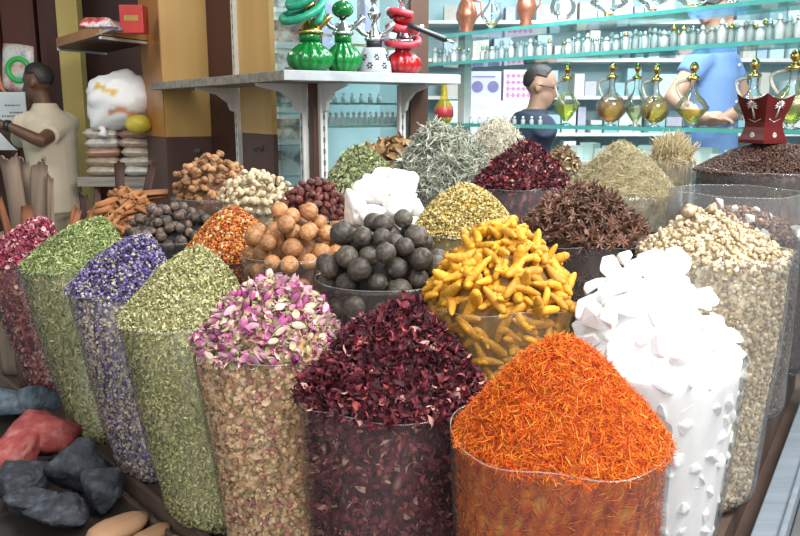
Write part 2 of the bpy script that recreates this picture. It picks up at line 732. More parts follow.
B['black'] = Bag(698, 842, 172, 2.3, 141, ZB + .13, lean=(0, 0), p=1.5, seed=11, lip=.012, taper=.18)
# the step behind
B['turm'] = Bag(428, 571, 300, 1.46, 228, ZS, p=1.9, seed=12, lip=.004)
B['lime'] = Bag(319, 447, 277, 1.62, 224, ZS, p=1.9, seed=13, lip=.0)
B['lemon'] = Bag(243, 346, 252, 1.9, 217, ZS, p=1.9, seed=14, lip=.0)
B['seed'] = Bag(184, 286, 255, 2.17, 209, ZS, p=1.5, seed=15, lip=.004)
B['nut'] = Bag(128, 222, 236, 2.45, 208, ZS, p=1.9, seed=16, lip=.0)
B['cinn'] = Bag(88, 166, 232, 2.75, 200, ZS, p=1.6, seed=17, lip=.01)
B['cham'] = Bag(414, 517, 232, 1.86, 186, ZS, p=1.8, seed=18, lip=.006)
B['anise'] = Bag(521, 646, 240, 1.82, 192, ZS, p=1.6, seed=19, lip=.004, o=(-.01, 0))
B['chalk'] = Bag(337, 426, 226, 2.06, 190, ZS, p=2, seed=20, lip=.0)
B['date'] = Bag(274, 356, 216, 2.32, 183, ZS, p=1.8, seed=21, lip=.0)
B['ginger'] = Bag(218, 298, 208, 2.52, 174, ZS, p=1.8, seed=22, lip=.004)
B['galan'] = Bag(172, 252, 196, 2.8, 158, ZS, p=1.8, seed=23, lip=.0)
B['hib2'] = Bag(475, 572, 188, 2.32, 142, ZS, p=1.35, seed=24, lip=.008)
B['olive'] = Bag(566, 674, 195, 2.2, 145, ZS, p=1.45, seed=25, lip=.004)
B['twig'] = Bag(394, 492, 190, 2.46, 130, ZS, p=2.2, seed=26, lip=.006)
B['twig2'] = Bag(462, 530, 165, 2.78, 124, ZS, p=2.0, seed=27, lip=.006)
B['leaf'] = Bag(326, 398, 190, 2.66, 150, ZS, p=1.9, seed=28, lip=.004)
B['straw'] = Bag(650, 692, 165, 2.62, 150, ZS, p=1.8, seed=29, lip=.012, taper=.05)
B['root'] = Bag(543, 582, 172, 2.66, 149, ZS, p=1.8, seed=30, lip=.01, taper=.05)
B['bay'] = Bag(364, 430, 160, 2.98, 147, ZS, p=2, seed=31, lip=.004)

threads = [T_thread(.085, .28, 4, k) for k in range(5)]
twigs = [T_thread(.075, .42, 5, 20 + k, .3) for k in range(5)]
straws = [T_thread(.035, .16, 4, 40 + k, .3) for k in range(4)]
curls = [T_curl(.26, 3.0, 3.0, k) for k in range(3)] + [T_curl(.34, 2.4, 4.2, k + 5) for k in range(3)] + [T_curl(.15, 4, 2.2, k + 9) for k in range(2)]
leaves = [T_leaf(.34, .12, .2), T_leaf(.28, .2, .35), T_leaf(.42, .06, -.15)]
slims = [T_leaf(.2, .1, .25), T_leaf(.17, .16, -.3), T_leaf(.24, .1, .1)]
petals = [T_petal(.7, .35), T_petal(.5, .5), T_petal(.9, .2)]
seeds = [T_seed(.5, .34, .32, 1), T_seed(.5, .4, .3, 2)]
blades = [T_leaf(.3, .15, .3), T_petal(.45, .6)] + [T_thread(.12, .3, 3, 60 + k) for k in range(2)]


def fill(key, name, label, cat, temps, size, pal, nm, ns=0, tilt=.6, spal=None, mat=M_FLAKE, lift=.006, wide=(.8, 1.2),
         lump=.006, var=.2, inset=.003, sarc=2.0, stilt=.35, ssize=None):
    b = B[key]
    acc = Acc()
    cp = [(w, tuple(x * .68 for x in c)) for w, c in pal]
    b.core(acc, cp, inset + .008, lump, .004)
    P, N = b.mound(nm, lift, lump)
    P[:, 2] += .002
    scatter(acc, temps, P, N, size, tilt, pal, var, wide)
    if ns:
        P, N = b.side(ns, inset + .002, sarc)
        scatter(acc, temps, P, N, ssize or size, stilt, spal or pal, var, wide)
    return stuff(name, label, cat, acc, mat)


# 1 orange safflower
OR = [(6, (.78, .17, .012)), (5, (.64, .10, .008)), (3, (.86, .27, .025)), (3, (.38, .035, .007)), (.5, (.88, .44, .08))]
fill('orange', 'dried_safflower', 'bright orange heap of dried safflower threads at the front corner of the stall', 'spice', threads,
     (.009, .018), OR, 15000, 9000, .7, [(w, (c[0] * .8, c[1] * .8, c[2])) for w, c in OR], lift=.008)
B['orange'].film('spice_bag', 'clear plastic bag full of orange safflower at the front corner', M_FILM, M_RIM)
# 2 hibiscus
HB = [(6, (.080, .013, .022)), (4, (.15, .020, .032)), (4, (.036, .009, .014)), (1.3, (.27, .05, .062)), (.5, (.48, .26, .22)), (.35, (.36, .07, .06))]
fill('hib', 'dried_hibiscus', 'dark crimson heap of dried hibiscus next to the orange safflower', 'spice', curls,
     (.016, .038), HB, 4200, 2600, 1.0, [(5, (.15, .03, .04)), (4, (.24, .06, .06)), (3, (.06, .015, .02)), (1.2, (.42, .24, .19))], lift=.02, lump=.014, inset=.008)
B['hib'].film('spice_bag', 'clear plastic bag of dark hibiscus between rosebuds and orange safflower', M_FILM, M_RIM)
# 4 sage-green herb
SG = [(5, (.45, .43, .21)), (4, (.35, .36, .15)), (4, (.57, .54, .30)), (2, (.21, .22, .09)), (1, (.62, .56, .34))]
fill('sage', 'dried_herb', 'pale sage-green heap of crumbled herb next to the pink rosebuds', 'spice', leaves,
     (.006, .013), SG, 9500, 9500, .8, [(w, (c[0] * 1.0, c[1] * 1.0, c[2] * .85)) for w, c in SG], lift=.005)
B['sage'].film('spice_bag', 'tall clear bag of sage-green herb behind the bag of rosebuds', M_FILM, M_RIM)
# 5 purple flowers
PU = [(4.5, (.10, .075, .25)), (2.5, (.20, .155, .36)), (3.4, (.40, .36, .28)), (3, (.04, .032, .08)), (2, (.33, .30, .38))]
fill('lav', 'dried_lavender', 'violet-blue heap of dried flowers between the two green herbs', 'spice', petals + seeds,
     (.006, .013), PU, 6500, 5500, .9, [(5, (.42, .34, .27)), (2, (.22, .18, .20)), (3, (.52, .44, .32)), (1.6, (.17, .14, .36)), (1.5, (.10, .08, .09))], lift=.008)
B['lav'].film('spice_bag', 'tall clear bag of violet dried flowers between two bags of green herb', M_FILM, M_RIM)
# 6 bright green
MT = [(5, (.35, .42, .17)), (4, (.26, .33, .11)), (3, (.50, .55, .29)), (1, (.15, .20, .06))]
fill('mint', 'dried_lemongrass', 'bright leaf-green heap of narrow dried leaves behind the violet flowers', 'spice', slims,
     (.011, .022), MT, 5600, 6500, .6, [(4, (.40, .37, .17)), (3, (.31, .31, .12)), (3, (.50, .46, .24)), (1, (.20, .19, .08))], lift=.008)
B['mint'].film('spice_bag', 'tall clear bag of bright green leaves beside the dark red petals', M_FILM, M_RIM)
# 7 dark red petals
RD = [(4, (.33, .045, .09)), (3, (.47, .11, .17)), (3, (.64, .38, .36)), (3, (.18, .025, .05))]
fill('red', 'dried_petals', 'dark pink heap of dried petals at the far end of the front bags', 'spice', petals,
     (.010, .019), RD, 3200, 3000, .9, [(4, (.28, .06, .07)), (3, (.40, .15, .12)), (2, (.50, .32, .22)), (3, (.14, .03, .04))], lift=.008)
B['red'].film('spice_bag', 'clear plastic bag of dark pink petals beside the bright green leaves', M_FILM, M_RIM)
# clear tall bag with gravelly resin
GR = [(5, (.10, .055, .045)), (3, (.18, .10, .07)), (2, (.28, .19, .12)), (1, (.05, .03, .03))]
fill('clear', 'dark_resin', 'dark brown gravelly resin inside the tall clear bag', 'spice', seeds, (.006, .014), GR, 3800, 6000, .6, lift=.004, sarc=2.0)
B['clear'].film('spice_bag', 'tall half-empty clear bag with its rim standing above dark gravelly resin', M_FILM2, M_RIM, lipwave=.0015)
# black seeds
BK = [(5, (.050, .024, .018)), (3, (.085, .043, .030)), (2, (.125, .066, .046)), (2, (.028, .016, .013))]
fill('black', 'black_seed', 'dark brown heap of small seeds under the red incense burner', 'spice', seeds, (.0055, .010), BK, 9000, 4000, .5, lift=.003, mat=M_SHINY)
B['black'].film('spice_bag', 'wide clear bag of dark seeds that carries the red incense burner', M_FILM2, M_RIM)
# orange seed mix
SM = [(4, (.46, .12, .03)), (3, (.58, .26, .06)), (2, (.66, .46, .24)), (3, (.26, .05, .015))]
fill('seed', 'seed_mix', 'orange and rust heap of mixed seeds between pale herbs and tan dried lemons', 'spice', seeds + petals[:1], (.007, .013), SM, 5500, 1000, .6, lift=.004, mat=M_SHINY)
B['seed'].film('spice_bag', 'clear bag of rust-orange seed mix in front of the ginger', M_FILM3, M_RIM)
# chamomile
CH = [(4, (.50, .36, .10)), (4, (.60, .47, .17)), (3, (.36, .31, .13)), (2, (.66, .58, .32)), (1.5, (.22, .17, .07))]
fill('cham', 'dried_chamomile', 'yellowish heap of dried chamomile behind the turmeric', 'spice', petals + seeds, (.005, .010), CH, 9500, 1000, .9, lift=.006)
B['cham'].film('spice_bag', 'clear bag of yellowish chamomile behind the turmeric', M_FILM3, M_RIM)
# second hibiscus
fill('hib2', 'dried_hibiscus', 'smaller dark maroon heap of dried hibiscus at the back, behind the star anise', 'spice', curls, (.014, .034),
     HB + [(.8, (.50, .26, .22))], 2200, 700, .9, lift=.014, lump=.012, inset=.008)
B['hib2'].film('spice_bag', 'clear bag of dark maroon hibiscus at the back, behind the star anise', M_FILM2, M_RIM)
# olive herb
OL = [(4, (.45, .40, .23)), (3, (.34, .31, .17)), (3, (.56, .50, .33)), (1.5, (.32, .20, .10))]
fill('olive', 'dried_thyme', 'olive-green heap of fine dried stalks behind the star anise and frankincense', 'spice', straws + twigs[:2], (.016, .032), OL, 6000, 3000, .5,
     [(4, (.40, .34, .20)), (3, (.30, .26, .14)), (3, (.48, .42, .28))], lift=.008)
B['olive'].film('spice_bag', 'clear bag of olive-green stalks between star anise and the tall resin bag', M_FILM2, M_RIM)
# grey-green twigs
TW = [(4, (.38, .40, .32)), (3, (.26, .29, .22)), (4, (.50, .50, .42)), (1.5, (.14, .16, .12))]
fill('twig', 'dried_sage', 'grey-green heap of curly dried sage behind the white lumps', 'spice', twigs + curls[6:], (.028, .066), TW, 2400, 800, .7, lift=.02, lump=.016, inset=.012)
B['twig'].film('spice_bag', 'clear bag of grey-green curly sage behind the white lumps', M_FILM3, M_RIM)
T2 = [(4, (.62, .58, .46)), (3, (.50, .48, .38)), (3, (.72, .68, .55)), (1, (.32, .30, .22))]
fill('twig2', 'dried_stalks', 'pale beige-grey heap of dried stalks at the very back below the glass shelf', 'spice', twigs, (.022, .045), T2, 2200, 500, .7, lift=.014, lump=.014, inset=.01)
B['twig2'].film('spice_bag', 'clear bag of pale beige stalks at the very back below the glass shelf', M_FILM3, M_RIM)
# green leaves
GL = [(4, (.30, .34, .17)), (3, (.40, .43, .24)), (3, (.20, .24, .10)), (1, (.48, .50, .32))]
fill('leaf', 'dried_mint', 'loose green leaf heap behind the white lumps and below the hookah shelf', 'spice', leaves + slims, (.016, .034), GL, 1900, 500, .9, lift=.012, lump=.01)
B['leaf'].film('spice_bag', 'clear bag of loose green leaves below the hookah shelf', M_FILM3, M_RIM)
# straw
ST = [(4, (.52, .42, .24)), (3, (.42, .33, .17)), (3, (.62, .54, .36))]
acc = Acc()
b = B['straw']
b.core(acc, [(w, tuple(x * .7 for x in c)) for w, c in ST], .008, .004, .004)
P, N = b.mound(420, .01, .004, .85)
P[:, 2] += .012
scatter(acc, straws, P, N, (.06, .115), .42, ST, axis=(.05, -.05, 1))
P, N = b.mound(200, .01, .004, .9)
scatter(acc, straws, P, N, (.04, .08), .7, ST)
P, N = b.side(500, .007)
scatter(acc, straws, P, N, (.03, .05), .35, ST)
stuff('dried_grass', 'straw-coloured tuft of dried grass in a small bag in front of the glass shelf', 'spice', acc, M_FLAKE)
B['straw'].film('spice_bag', 'small clear bag holding the straw-coloured dried grass', M_FILM2, M_RIM)
# light brown root chips
RC = [(4, (.30, .22, .13)), (3, (.22, .15, .08)), (2, (.42, .33, .2))]
fill('root', 'root_chips', 'light brown heap of root chips right behind the back hibiscus bag', 'spice', petals + curls[:2], (.012, .024), RC, 900, 700, .8, lift=.008)
B['root'].film('spice_bag', 'small clear bag of light brown root chips behind the back hibiscus', M_FILM2, M_RIM)


# ------------------------------------------------------------------ heaps of single pieces
def filling(b, obj, colour, inset, drop, lump=.004, var=.25):
    """what lies deeper in a bag, under the pieces one can see"""
    acc = Acc()
    b.core(acc, [(1, colour)], inset, lump, drop, var)
    o = link('filling', acc.mesh('filling', M_FLAKE), obj)
    o.location = tuple(-x for x in obj.location)
    o['kind'] = 'stuff'
    return o


def ball_heap(key, meshes, r, n, name, label, cat, group, zs=None, side=0, arc=2.0, tdown=.55, squash=(1, 1, 1), tight=.92, flat=0):
    b = B[key]
    rm = (r[0] + r[1]) / 2
    L = pack(b, r, ((-.85, 999), (.25, 999), (.9, n)), tight)
    nh = len(L)
    if side:
        n2 = side * 25
        P, N = b.side(n2, .0155 if flat else rm * 1.02, arc, 1 - tdown)
        have = [(Vector((x, y, z)), q) for x, y, z, q in L]
        cnt = 0
        for p in P:
            q = rng.uniform(.017, .025) if flat else rng.uniform(*r)
            v = Vector(p)
            if all((v - w).length > (q + k) * (.72 if flat else .93) for w, k in have):
                have.append((v, q))
                L.append((*p, q))
                cnt += 1
                if cnt >= side: break
    # drop what nobody could see: balls on the far foot of the heap
    a0 = b.tocam
    spots = []
    for i, (x, y, z, q) in enumerate(L):
        if flat and i >= nh:
            spots.append(((x, y, z), rnd_rot(), q * flat))
            continue
        a = (math.atan2(y - b.c.y, x - b.c.x) - a0 + PI) % (2 * PI) - PI
        if abs(a) > 2.2 and math.hypot(x - b.c.x, y - b.c.y) > b.R * .6 and z < b.c.z + b.H * .3: continue
        k = rng.uniform(.94, 1.0)
        spots.append(((x, y, z), rnd_rot(), (q * squash[0] * k, q * squash[1] * k, q * squash[2] * k)))
    return copies(meshes, spots, name, label, cat, group)


# dried limes and lemons: round, faintly ribbed, with a nub at each end
def citrus(seed, ribs):
    V, Fc = ICO4
    ph = np.arctan2(V[:, 1], V[:, 0])
    s = np.sqrt(np.clip(1 - V[:, 2] ** 2, 0, 1))
    r = 1 + .012 * np.cos(ribs * ph + 1.5 * V[:, 2]) * s + .03 * field(V, 1.6, seed) + .012 * field(V, 6, seed + 1)
    r += .09 * np.clip((np.abs(V[:, 2]) - .93) / .07, 0, 1)
    r -= .05 * np.exp(-((V[:, 2] - .90) / .05) ** 2)
    return V * r[:, None] * .96, Fc


def citrus_mat(name, stops, rough, objvar):
    return solid(name, (1, 1, 1), rough, stops=stops, scale=2.6, bmp=.25, objvar=objvar, spec=.4)


M_LIME = citrus_mat('black_lime_peel', [(.3, (.030, .026, .022)), (.5, (.066, .056, .045)), (.72, (.135, .105, .075))], .5, .4)
M_LEMON = citrus_mat('tan_lemon_peel', [(.3, (.24, .095, .035)), (.5, (.38, .18, .07)), (.72, (.54, .30, .15))], .5, .25)
limes = [mk_mesh('dried_lime', *[(v, [f]) for v, f in [citrus(k, 11)]][0], None, True, [M_LIME]) for k in range(4)]
lemons = [mk_mesh('dried_lemon', *[(v, [f]) for v, f in [citrus(k + 7, 13)]][0], None, True, [M_LEMON]) for k in range(4)]
ball_heap('lime', limes, (.0205, .0265), 5, 'dried_lime', 'blackish dried lime in the heap between the tan dried lemons and the turmeric', 'dried lime', 'black dried limes', side=30, tdown=.6)
o = B['lime'].film('spice_bag', 'clear bag of blackish dried limes between tan lemons and turmeric', M_FILMK, M_RIM)
filling(B['lime'], o, (.02, .018, .017), .045, .035)
ball_heap('lemon', lemons, (.0205, .026), 5, 'dried_lemon', 'tan dried lemon in the heap beside the blackish dried limes', 'dried lemon', 'tan dried lemons', side=24, tdown=.5)
o = B['lemon'].film('spice_bag', 'clear bag of tan dried lemons behind the pink rosebuds', M_FILM3, M_RIM)
filling(B['lemon'], o, (.14, .06, .025), .045, .035)


def lumpy(sub, amp, f, seed, sq=(1, 1, 1)):
    V, Fc = sub
    V = V * (1 + amp * field(V, f, seed) + amp * .5 * field(V, f * 2.4, seed + 1))[:, None] * np.array(sq)
    return V, [Fc]


M_NUT = solid('dark_nut_shell', (1, 1, 1), .55, stops=[(.32, (.040, .032, .030)), (.48, (.085, .066, .055)), (.68, (.26, .15, .09))], scale=1.3, bmp=.4, objvar=.5)
nuts = [mk_mesh('dark_nut', *lumpy(ICO3, .07, 2, k), None, True, [M_NUT]) for k in range(4)]
ball_heap('nut', nuts, (.0145, .0205), 6, 'dark_nut', 'dark grey-brown round nut in the heap behind the violet flowers', 'nut', 'dark round nuts', side=14, tdown=.35)
o = B['nut'].film('spice_bag', 'clear bag of dark round nuts behind the violet flowers', M_FILM3, M_RIM)
filling(B['nut'], o, (.02, .017, .016), .04, .03)

M_DATE = solid('red_date_skin', (1, 1, 1), .42, stops=[(.32, (.050, .010, .010)), (.5, (.12, .024, .020)), (.7, (.27, .09, .055))], scale=2.2, bmp=.6, objvar=.45)
dates = [mk_mesh('red_date', *lumpy(ICO3, .10, 4, k, (1.25, .9, .9)), None, True, [M_DATE]) for k in range(4)]
ball_heap('date', dates, (.0095, .0135), 14, 'red_date', 'dark red dried date in the heap beside the white lumps', 'date', 'dark red dates', side=12, tdown=.3)
o = B['date'].film('spice_bag', 'clear bag of dark red dates beside the white lumps', M_FILM3, M_RIM)
filling(B['date'], o, (.05, .012, .01), .025, .02)


# knobbly roots: swollen branches grown into one another
def knob(seed, nb=3, fat=.26):
    r = np.random.default_rng(seed)
    m = MB()
    for k in range(nb):
        d = Vector(r.normal(0, 1, 3)).normalized()
        s = Vector(r.normal(0, .12, 3))
        if k == 0: d, s = Vector((1, 0, 0)), Vector((-.5, 0, 0))
        L = 1.0 if k == 0 else r.uniform(.45, .75)
        b = Vector(r.normal(0, .25, 3))
        pts = [s + d * (L * i / 7) + b * (i / 7) ** 2 * .5 for i in range(8)]
        f = fat * (1 if k == 0 else .8)
        rr = [f * q * r.uniform(.82, 1.18) for q in (.45, .85, 1, .9, 1.05, .95, .85, .4)]
        m.tube(pts, rr, 10)
    return m


M_GALAN = solid('galangal_skin', (1, 1, 1), .7, stops=[(.25, (.16, .065, .028)), (.5, (.36, .18, .08)), (.8, (.55, .34, .18))], scale=2.4, bmp=.5, objvar=.3)
M_GING = solid('pale_ginger', (1, 1, 1), .75, stops=[(.3, (.40, .29, .15)), (.5, (.60, .49, .32)), (.72, (.74, .65, .48))], scale=2.2, bmp=.4, objvar=.18)
galangal = [knob(k, 4, .42).mesh('galangal_root', M_GALAN, True) for k in range(5)]
ginger = [knob(20 + k, 2, .40).mesh('ginger_root', M_GING, True) for k in range(5)]
ball_heap('galan', galangal, (.020, .030), 10, 'galangal_root', 'brown knobbly root in the heap at the foot of the wooden pillar', 'root', 'brown knobbly roots', side=8, tdown=.4, squash=(1.3, 1.3, 1.3), tight=.8)
o = B['galan'].film('spice_bag', 'clear bag of brown knobbly roots at the foot of the wooden pillar', M_FILM3, M_RIM)
filling(B['galan'], o, (.13, .06, .03), .03, .028)
# three tall pieces that crown the heap of brown roots
ball_heap('ginger', ginger, (.018, .025), 20, 'ginger_root', 'cream-coloured dried ginger in the heap beside the brown knobbly roots', 'ginger', 'pale ginger pieces', side=12, tdown=.4, squash=(1.3, 1.3, 1.0), tight=.66)
o = B['ginger'].film('spice_bag', 'clear bag of cream-coloured ginger beside the brown roots', M_FILM3, M_RIM)
filling(B['ginger'], o, (.24, .18, .10), .03, .022)


# turmeric fingers
def finger(seed):
    r = np.random.default_rng(seed)
    m = MB()
    b1, b2 = r.normal(0, .06, 2)
    pts, rr = [], []
    n = 22
    base = r.uniform(.145, .19)
    for i in range(n + 1):
        t = i / n
        pts.append((t - .5, b1 * math.sin(PI * t) + .025 * math.sin(4 * t + seed), b2 * math.sin(PI * t * 1.3)))
        e = math.sin(PI * min(max(t, .0), 1)) ** .35 if 0 < t < 1 else .25
        rr.append(base * max(.2, e) * (1 + .05 * math.sin(t * 46 + seed)) * (1 - .3 * t) * r.uniform(.95, 1.05))
    m.tube(pts, rr, 12)
    if seed % 2:
        q = Vector(pts[9])
        d = Vector((.5, r.choice([-1, 1]) * .8, .2)).normalized()
        m.tube([q + d * k for k in (0, .1, .2, .27, .3)], [.14, .13, .12, .09, .04], 10)
    return m


M_TURM = solid('turmeric_skin', (1, 1, 1), .6, stops=[(.25, (.42, .17, .010)), (.5, (.60, .29, .016)), (.75, (.72, .41, .06))], scale=3, bmp=.3, objvar=.22)
fingers = [finger(k).mesh('turmeric_finger', M_TURM, True) for k in range(7)]


def lay_heap(key, meshes, size, dmin, nmax, name, label, cat, group, layers=2, step=.012, base=.0, tilt=.35, nside=0, sd=None, arc=1.9, rot=None, t0=0, inset=.012, sscale=.85, lump=.006, rmax=.96):
    b = B[key]
    spots = []
    for L in range(layers):
        P, N = b.mound(1800, 0, lump, rmax)
        ok = face_cam(P, b.c, 2.2) | (np.hypot(P[:, 0] - b.c.x, P[:, 1] - b.c.y) < .45 * b.R)
        P, N = spread_pts(P[ok], N[ok], dmin, nmax // layers)
        P = P + N * (base + L * step)
        for p, q in zip(P, N):
            spots.append((tuple(p), lie(q, tilt) if rot is None else rot(q), float(rng.uniform(*size))))
    if nside:
        P, N = b.side(1800, inset, arc, t0)
        P, N = spread_pts(P, N, sd or dmin, nside)
        for p, q in zip(P, N):
            spots.append((tuple(p), lie(q, .12) if rot is None else rot(q), float(rng.uniform(*size)) * sscale))
    return copies(meshes, spots, name, label, cat, group)


lay_heap('turm', fingers, (.042, .066), .0165, 180, 'turmeric_finger', 'yellow turmeric finger in the heap behind the orange safflower', 'turmeric', 'turmeric fingers', 2, .012, -.004, .5, 125, .0125, inset=.009, t0=.45, sscale=1.0, arc=1.6)
o = B['turm'].film('spice_bag', 'clear bag of yellow turmeric fingers behind the orange safflower', M_FILMT, M_RIM)
filling(B['turm'], o, (.20, .11, .03), .016, .012)


# star anise
def star(seed):
    r = np.random.default_rng(seed)
    m = MB()
    for k in range(8):
        a = 2 * PI * k / 8 + r.normal(0, .07)
        L = r.uniform(.38, .55)
        d = Vector((math.cos(a), math.sin(a), r.normal(.05, .1)))
        s = Vector((-math.sin(a), math.cos(a), 0))
        u = Vector((0, 0, 1))
        v = []
        for t, w, h in ((.05, .035, .06), (.35, .062, .10), (.7, .060, .09), (1.0, .008, .05)):
            p = d * L * t
            v += [p + s * w + u * h * .6, p + u * (h * .15), p - s * w + u * h * .6, p - u * h * .8]
        f = []
        for i in range(3):
            for j in range(4):
                f.append((i * 4 + j, i * 4 + (j + 1) % 4, i * 4 + 4 + (j + 1) % 4, i * 4 + 4 + j))
        f += [(3, 2, 1, 0), (12, 13, 14, 15)]
        m.add(v, f)
    m.ball((0, 0, 0), .09, 8, 6)
    return m


M_STAR = solid('star_anise_pod', (1, 1, 1), .6, stops=[(.3, (.070, .034, .022)), (.55, (.14, .066, .042)), (.8, (.27, .14, .085))], scale=4, objvar=.45)
stars = [star(k).mesh('star_anise', M_STAR) for k in range(5)]
lay_heap('anise', stars, (.034, .048), .0170, 240, 'star_anise', 'brown star anise in the heap between hibiscus and frankincense', 'star anise', 'star anise pods', 2, .010, .003, 1.0, 60, .022, t0=.55, inset=.010)
o = B['anise'].film('spice_bag', 'clear bag of brown star anise behind the turmeric', M_FILM3, M_RIM)
filling(B['anise'], o, (.05, .024, .016), .014, .008)


# rosebuds: overlapping petals around a closed tip, green sepals, a bit of stalk
def bud(seed):
    r = np.random.default_rng(seed)
    A = Acc()
    V, Fc = ICO2
    z = V[:, 2]
    prof = np.where(z > 0, 1 - .35 * z ** 2, 1)
    core = V * np.stack([.26 * prof, .26 * prof, np.full(len(z), .42)], -1)
    pk = np.array([(.35, .065, .20), (.45, .12, .28), (.52, .28, .36), (.57, .43, .36)][seed % 4])
    A.add(core, [Fc], np.tile(pk * .6, (len(V), 1)))
    for k in range(7):
        a0 = 2 * PI * k / 7 * 2.4 + r.normal(0, .2)
        W, Fq, C = [], [], []
        o = .27 + .02 * (k % 3)
        for i in range(6):
            t = i / 5
            zz = -.38 + .95 * t * r.uniform(.96, 1.04)
            rad = o * (math.sin(PI * min(.98, .2 + .62 * t)) ** .8) * (1 + .12 * t * (k % 2))
            hw = .75 * math.sin(PI * (.16 + .70 * t))
            for j in range(5):
                s = (j / 4 - .5) * 2
                a = a0 + s * hw
                q = rad * (1 + .10 * s * s)
                W.append((q * math.cos(a), q * math.sin(a), zz - .05 * s * s))
                base = np.array((.62, .50, .34))
                u = min(1, .25 + t * 2.2)
                C.append(base * (1 - u) + pk * u * r.uniform(.8, 1.15))
        for i in range(5):
            for j in range(4):
                Fq.append((i * 5 + j, i * 5 + j + 1, i * 5 + j + 6, i * 5 + j + 5))
        A.add(np.array(W), np.array(Fq), np.clip(np.array(C), 0, 1))
    for k in range(5):
        a = 2 * PI * k / 5
        W, C = [], []
        for i in range(4):
            t = i / 3
            for s in (-1, 1):
                aa = a + s * .28 * (1 - t)
                q = .16 + .14 * t
                W.append((q * math.cos(aa), q * math.sin(aa), -.45 + .38 * t))
                C.append((.30, .30, .12))
        A.add(np.array(W), np.array([(i * 2, i * 2 + 1, i * 2 + 3, i * 2 + 2) for i in range(3)]), np.array(C))
    m = MB().tube([(0, 0, -.75), (.02, 0, -.55), (0, 0, -.42), (0, 0, -.34)], [.035, .04, .12, .13], 7)
    A.add(np.array([v[:] for v in m.v]), [np.array([f for f in m.f if len(f) == 4])], np.tile((.36, .30, .14), (len(m.v), 1)))
    return A.mesh('rosebud', M_PIECE)


buds = [bud(k) for k in range(8)]
lay_heap('rose', buds, (.019, .028), .0105, 230, 'rosebud', 'pink dried rosebud in the bag beside the dark hibiscus', 'rosebud', 'dried rosebuds', 2, .008, .003, 1.6, 0, rot=lambda n: rnd_rot(), lump=.008)
# deeper buds behind the film are faded to tan
pale = []
for k in range(4):
    me = buds[k].copy()
    a = me.color_attributes['Col']
    c = np.empty(len(a.data) * 4, dtype=np.float32)
    a.data.foreach_get('color', c)
    c = c.reshape(-1, 4)
    g = np.array([(.62, .40, .20), (.52, .22, .20), (.66, .46, .26), (.52, .30, .16)][k])
    c[:, :3] = c[:, :3] * .25 + g * .75
    a.data.foreach_set('color', c.ravel())
    pale.append(me)
b = B['rose']
P, N = b.side(2600, .012, 1.9)
P, N = spread_pts(P, N, .022, 60)
copies(pale, [(tuple(p), rnd_rot(), float(rng.uniform(.020, .028))) for p in P], 'rosebud', 'tan faded rosebud behind the film of the rosebud bag', 'rosebud', 'faded rosebuds')
o = b.film('spice_bag', 'tall clear bag of pink rosebuds beside the dark hibiscus', M_FILM, M_RIM)
filling(b, o, (.42, .25, .12), .012, .006)
acc = Acc()
P, N = b.mound(3200, .010, .008)
scatter(acc, petals + slims + twigs[:2], P, N, (.010, .020), .9, [(3, (.40, .36, .19)), (2, (.52, .44, .28)), (3, (.50, .16, .30)), (2, (.62, .34, .42))])
P, N = b.side(4200, .009, 1.9)
scatter(acc, petals + seeds, P, N, (.009, .019), .5, [(4, (.60, .40, .21)), (1.3, (.50, .20, .16)), (3, (.68, .50, .30)), (1, (.34, .25, .11))])
stuff('rose_leaves', 'loose green and tan leaf scraps among the pink rosebuds', 'leaves', acc, M_FLAKE)


# frankincense tears
M_FRANK = solid('frankincense_resin', (1, 1, 1), .42, stops=[(.25, (.27, .19, .10)), (.5, (.45, .35, .22)), (.8, (.64, .56, .41))], scale=1.4, bmp=.3, objvar=.25)
# angular lumps
def hull(seed, n=16, sq=(1, .8, .7), sub=0, jit=0, bev=.05):
    import bmesh
    r = np.random.default_rng(seed)
    bm = bmesh.new()
    for p in r.normal(0, 1, (n, 3)):
        p = p / np.linalg.norm(p) * r.uniform(.75, 1)
        bm.verts.new(tuple(p * np.array(sq)))
    bmesh.ops.convex_hull(bm, input=bm.verts)
    for v in [v for v in bm.verts if not v.link_faces]: bm.verts.remove(v)
    bmesh.ops.dissolve_limit(bm, angle_limit=.25, verts=bm.verts, edges=bm.edges)
    if bev: bmesh.ops.bevel(bm, geom=bm.edges[:], offset=bev, segments=2, affect='EDGES', clamp_overlap=True)
    if sub:
        bmesh.ops.triangulate(bm, faces=bm.faces)
        bmesh.ops.subdivide_edges(bm, edges=bm.edges, cuts=sub, use_grid_fill=True)
        bm.verts.ensure_lookup_table()
        P = np.array([v.co[:] for v in bm.verts])
        k = jit * field(P, 5, seed) + jit * .5 * field(P, 13, seed + 2)
        for v, d in zip(bm.verts, k): v.co += v.co.normalized() * d
    bmesh.ops.recalc_face_normals(bm, faces=bm.faces)
    return bm


def bm_mesh(bm, name, mat, smooth=False):
    me = bpy.data.meshes.new(name)
    bm.to_mesh(me)
    bm.free()
    me.materials.append(mat)
    for p in me.polygons: p.use_smooth = smooth
    return me


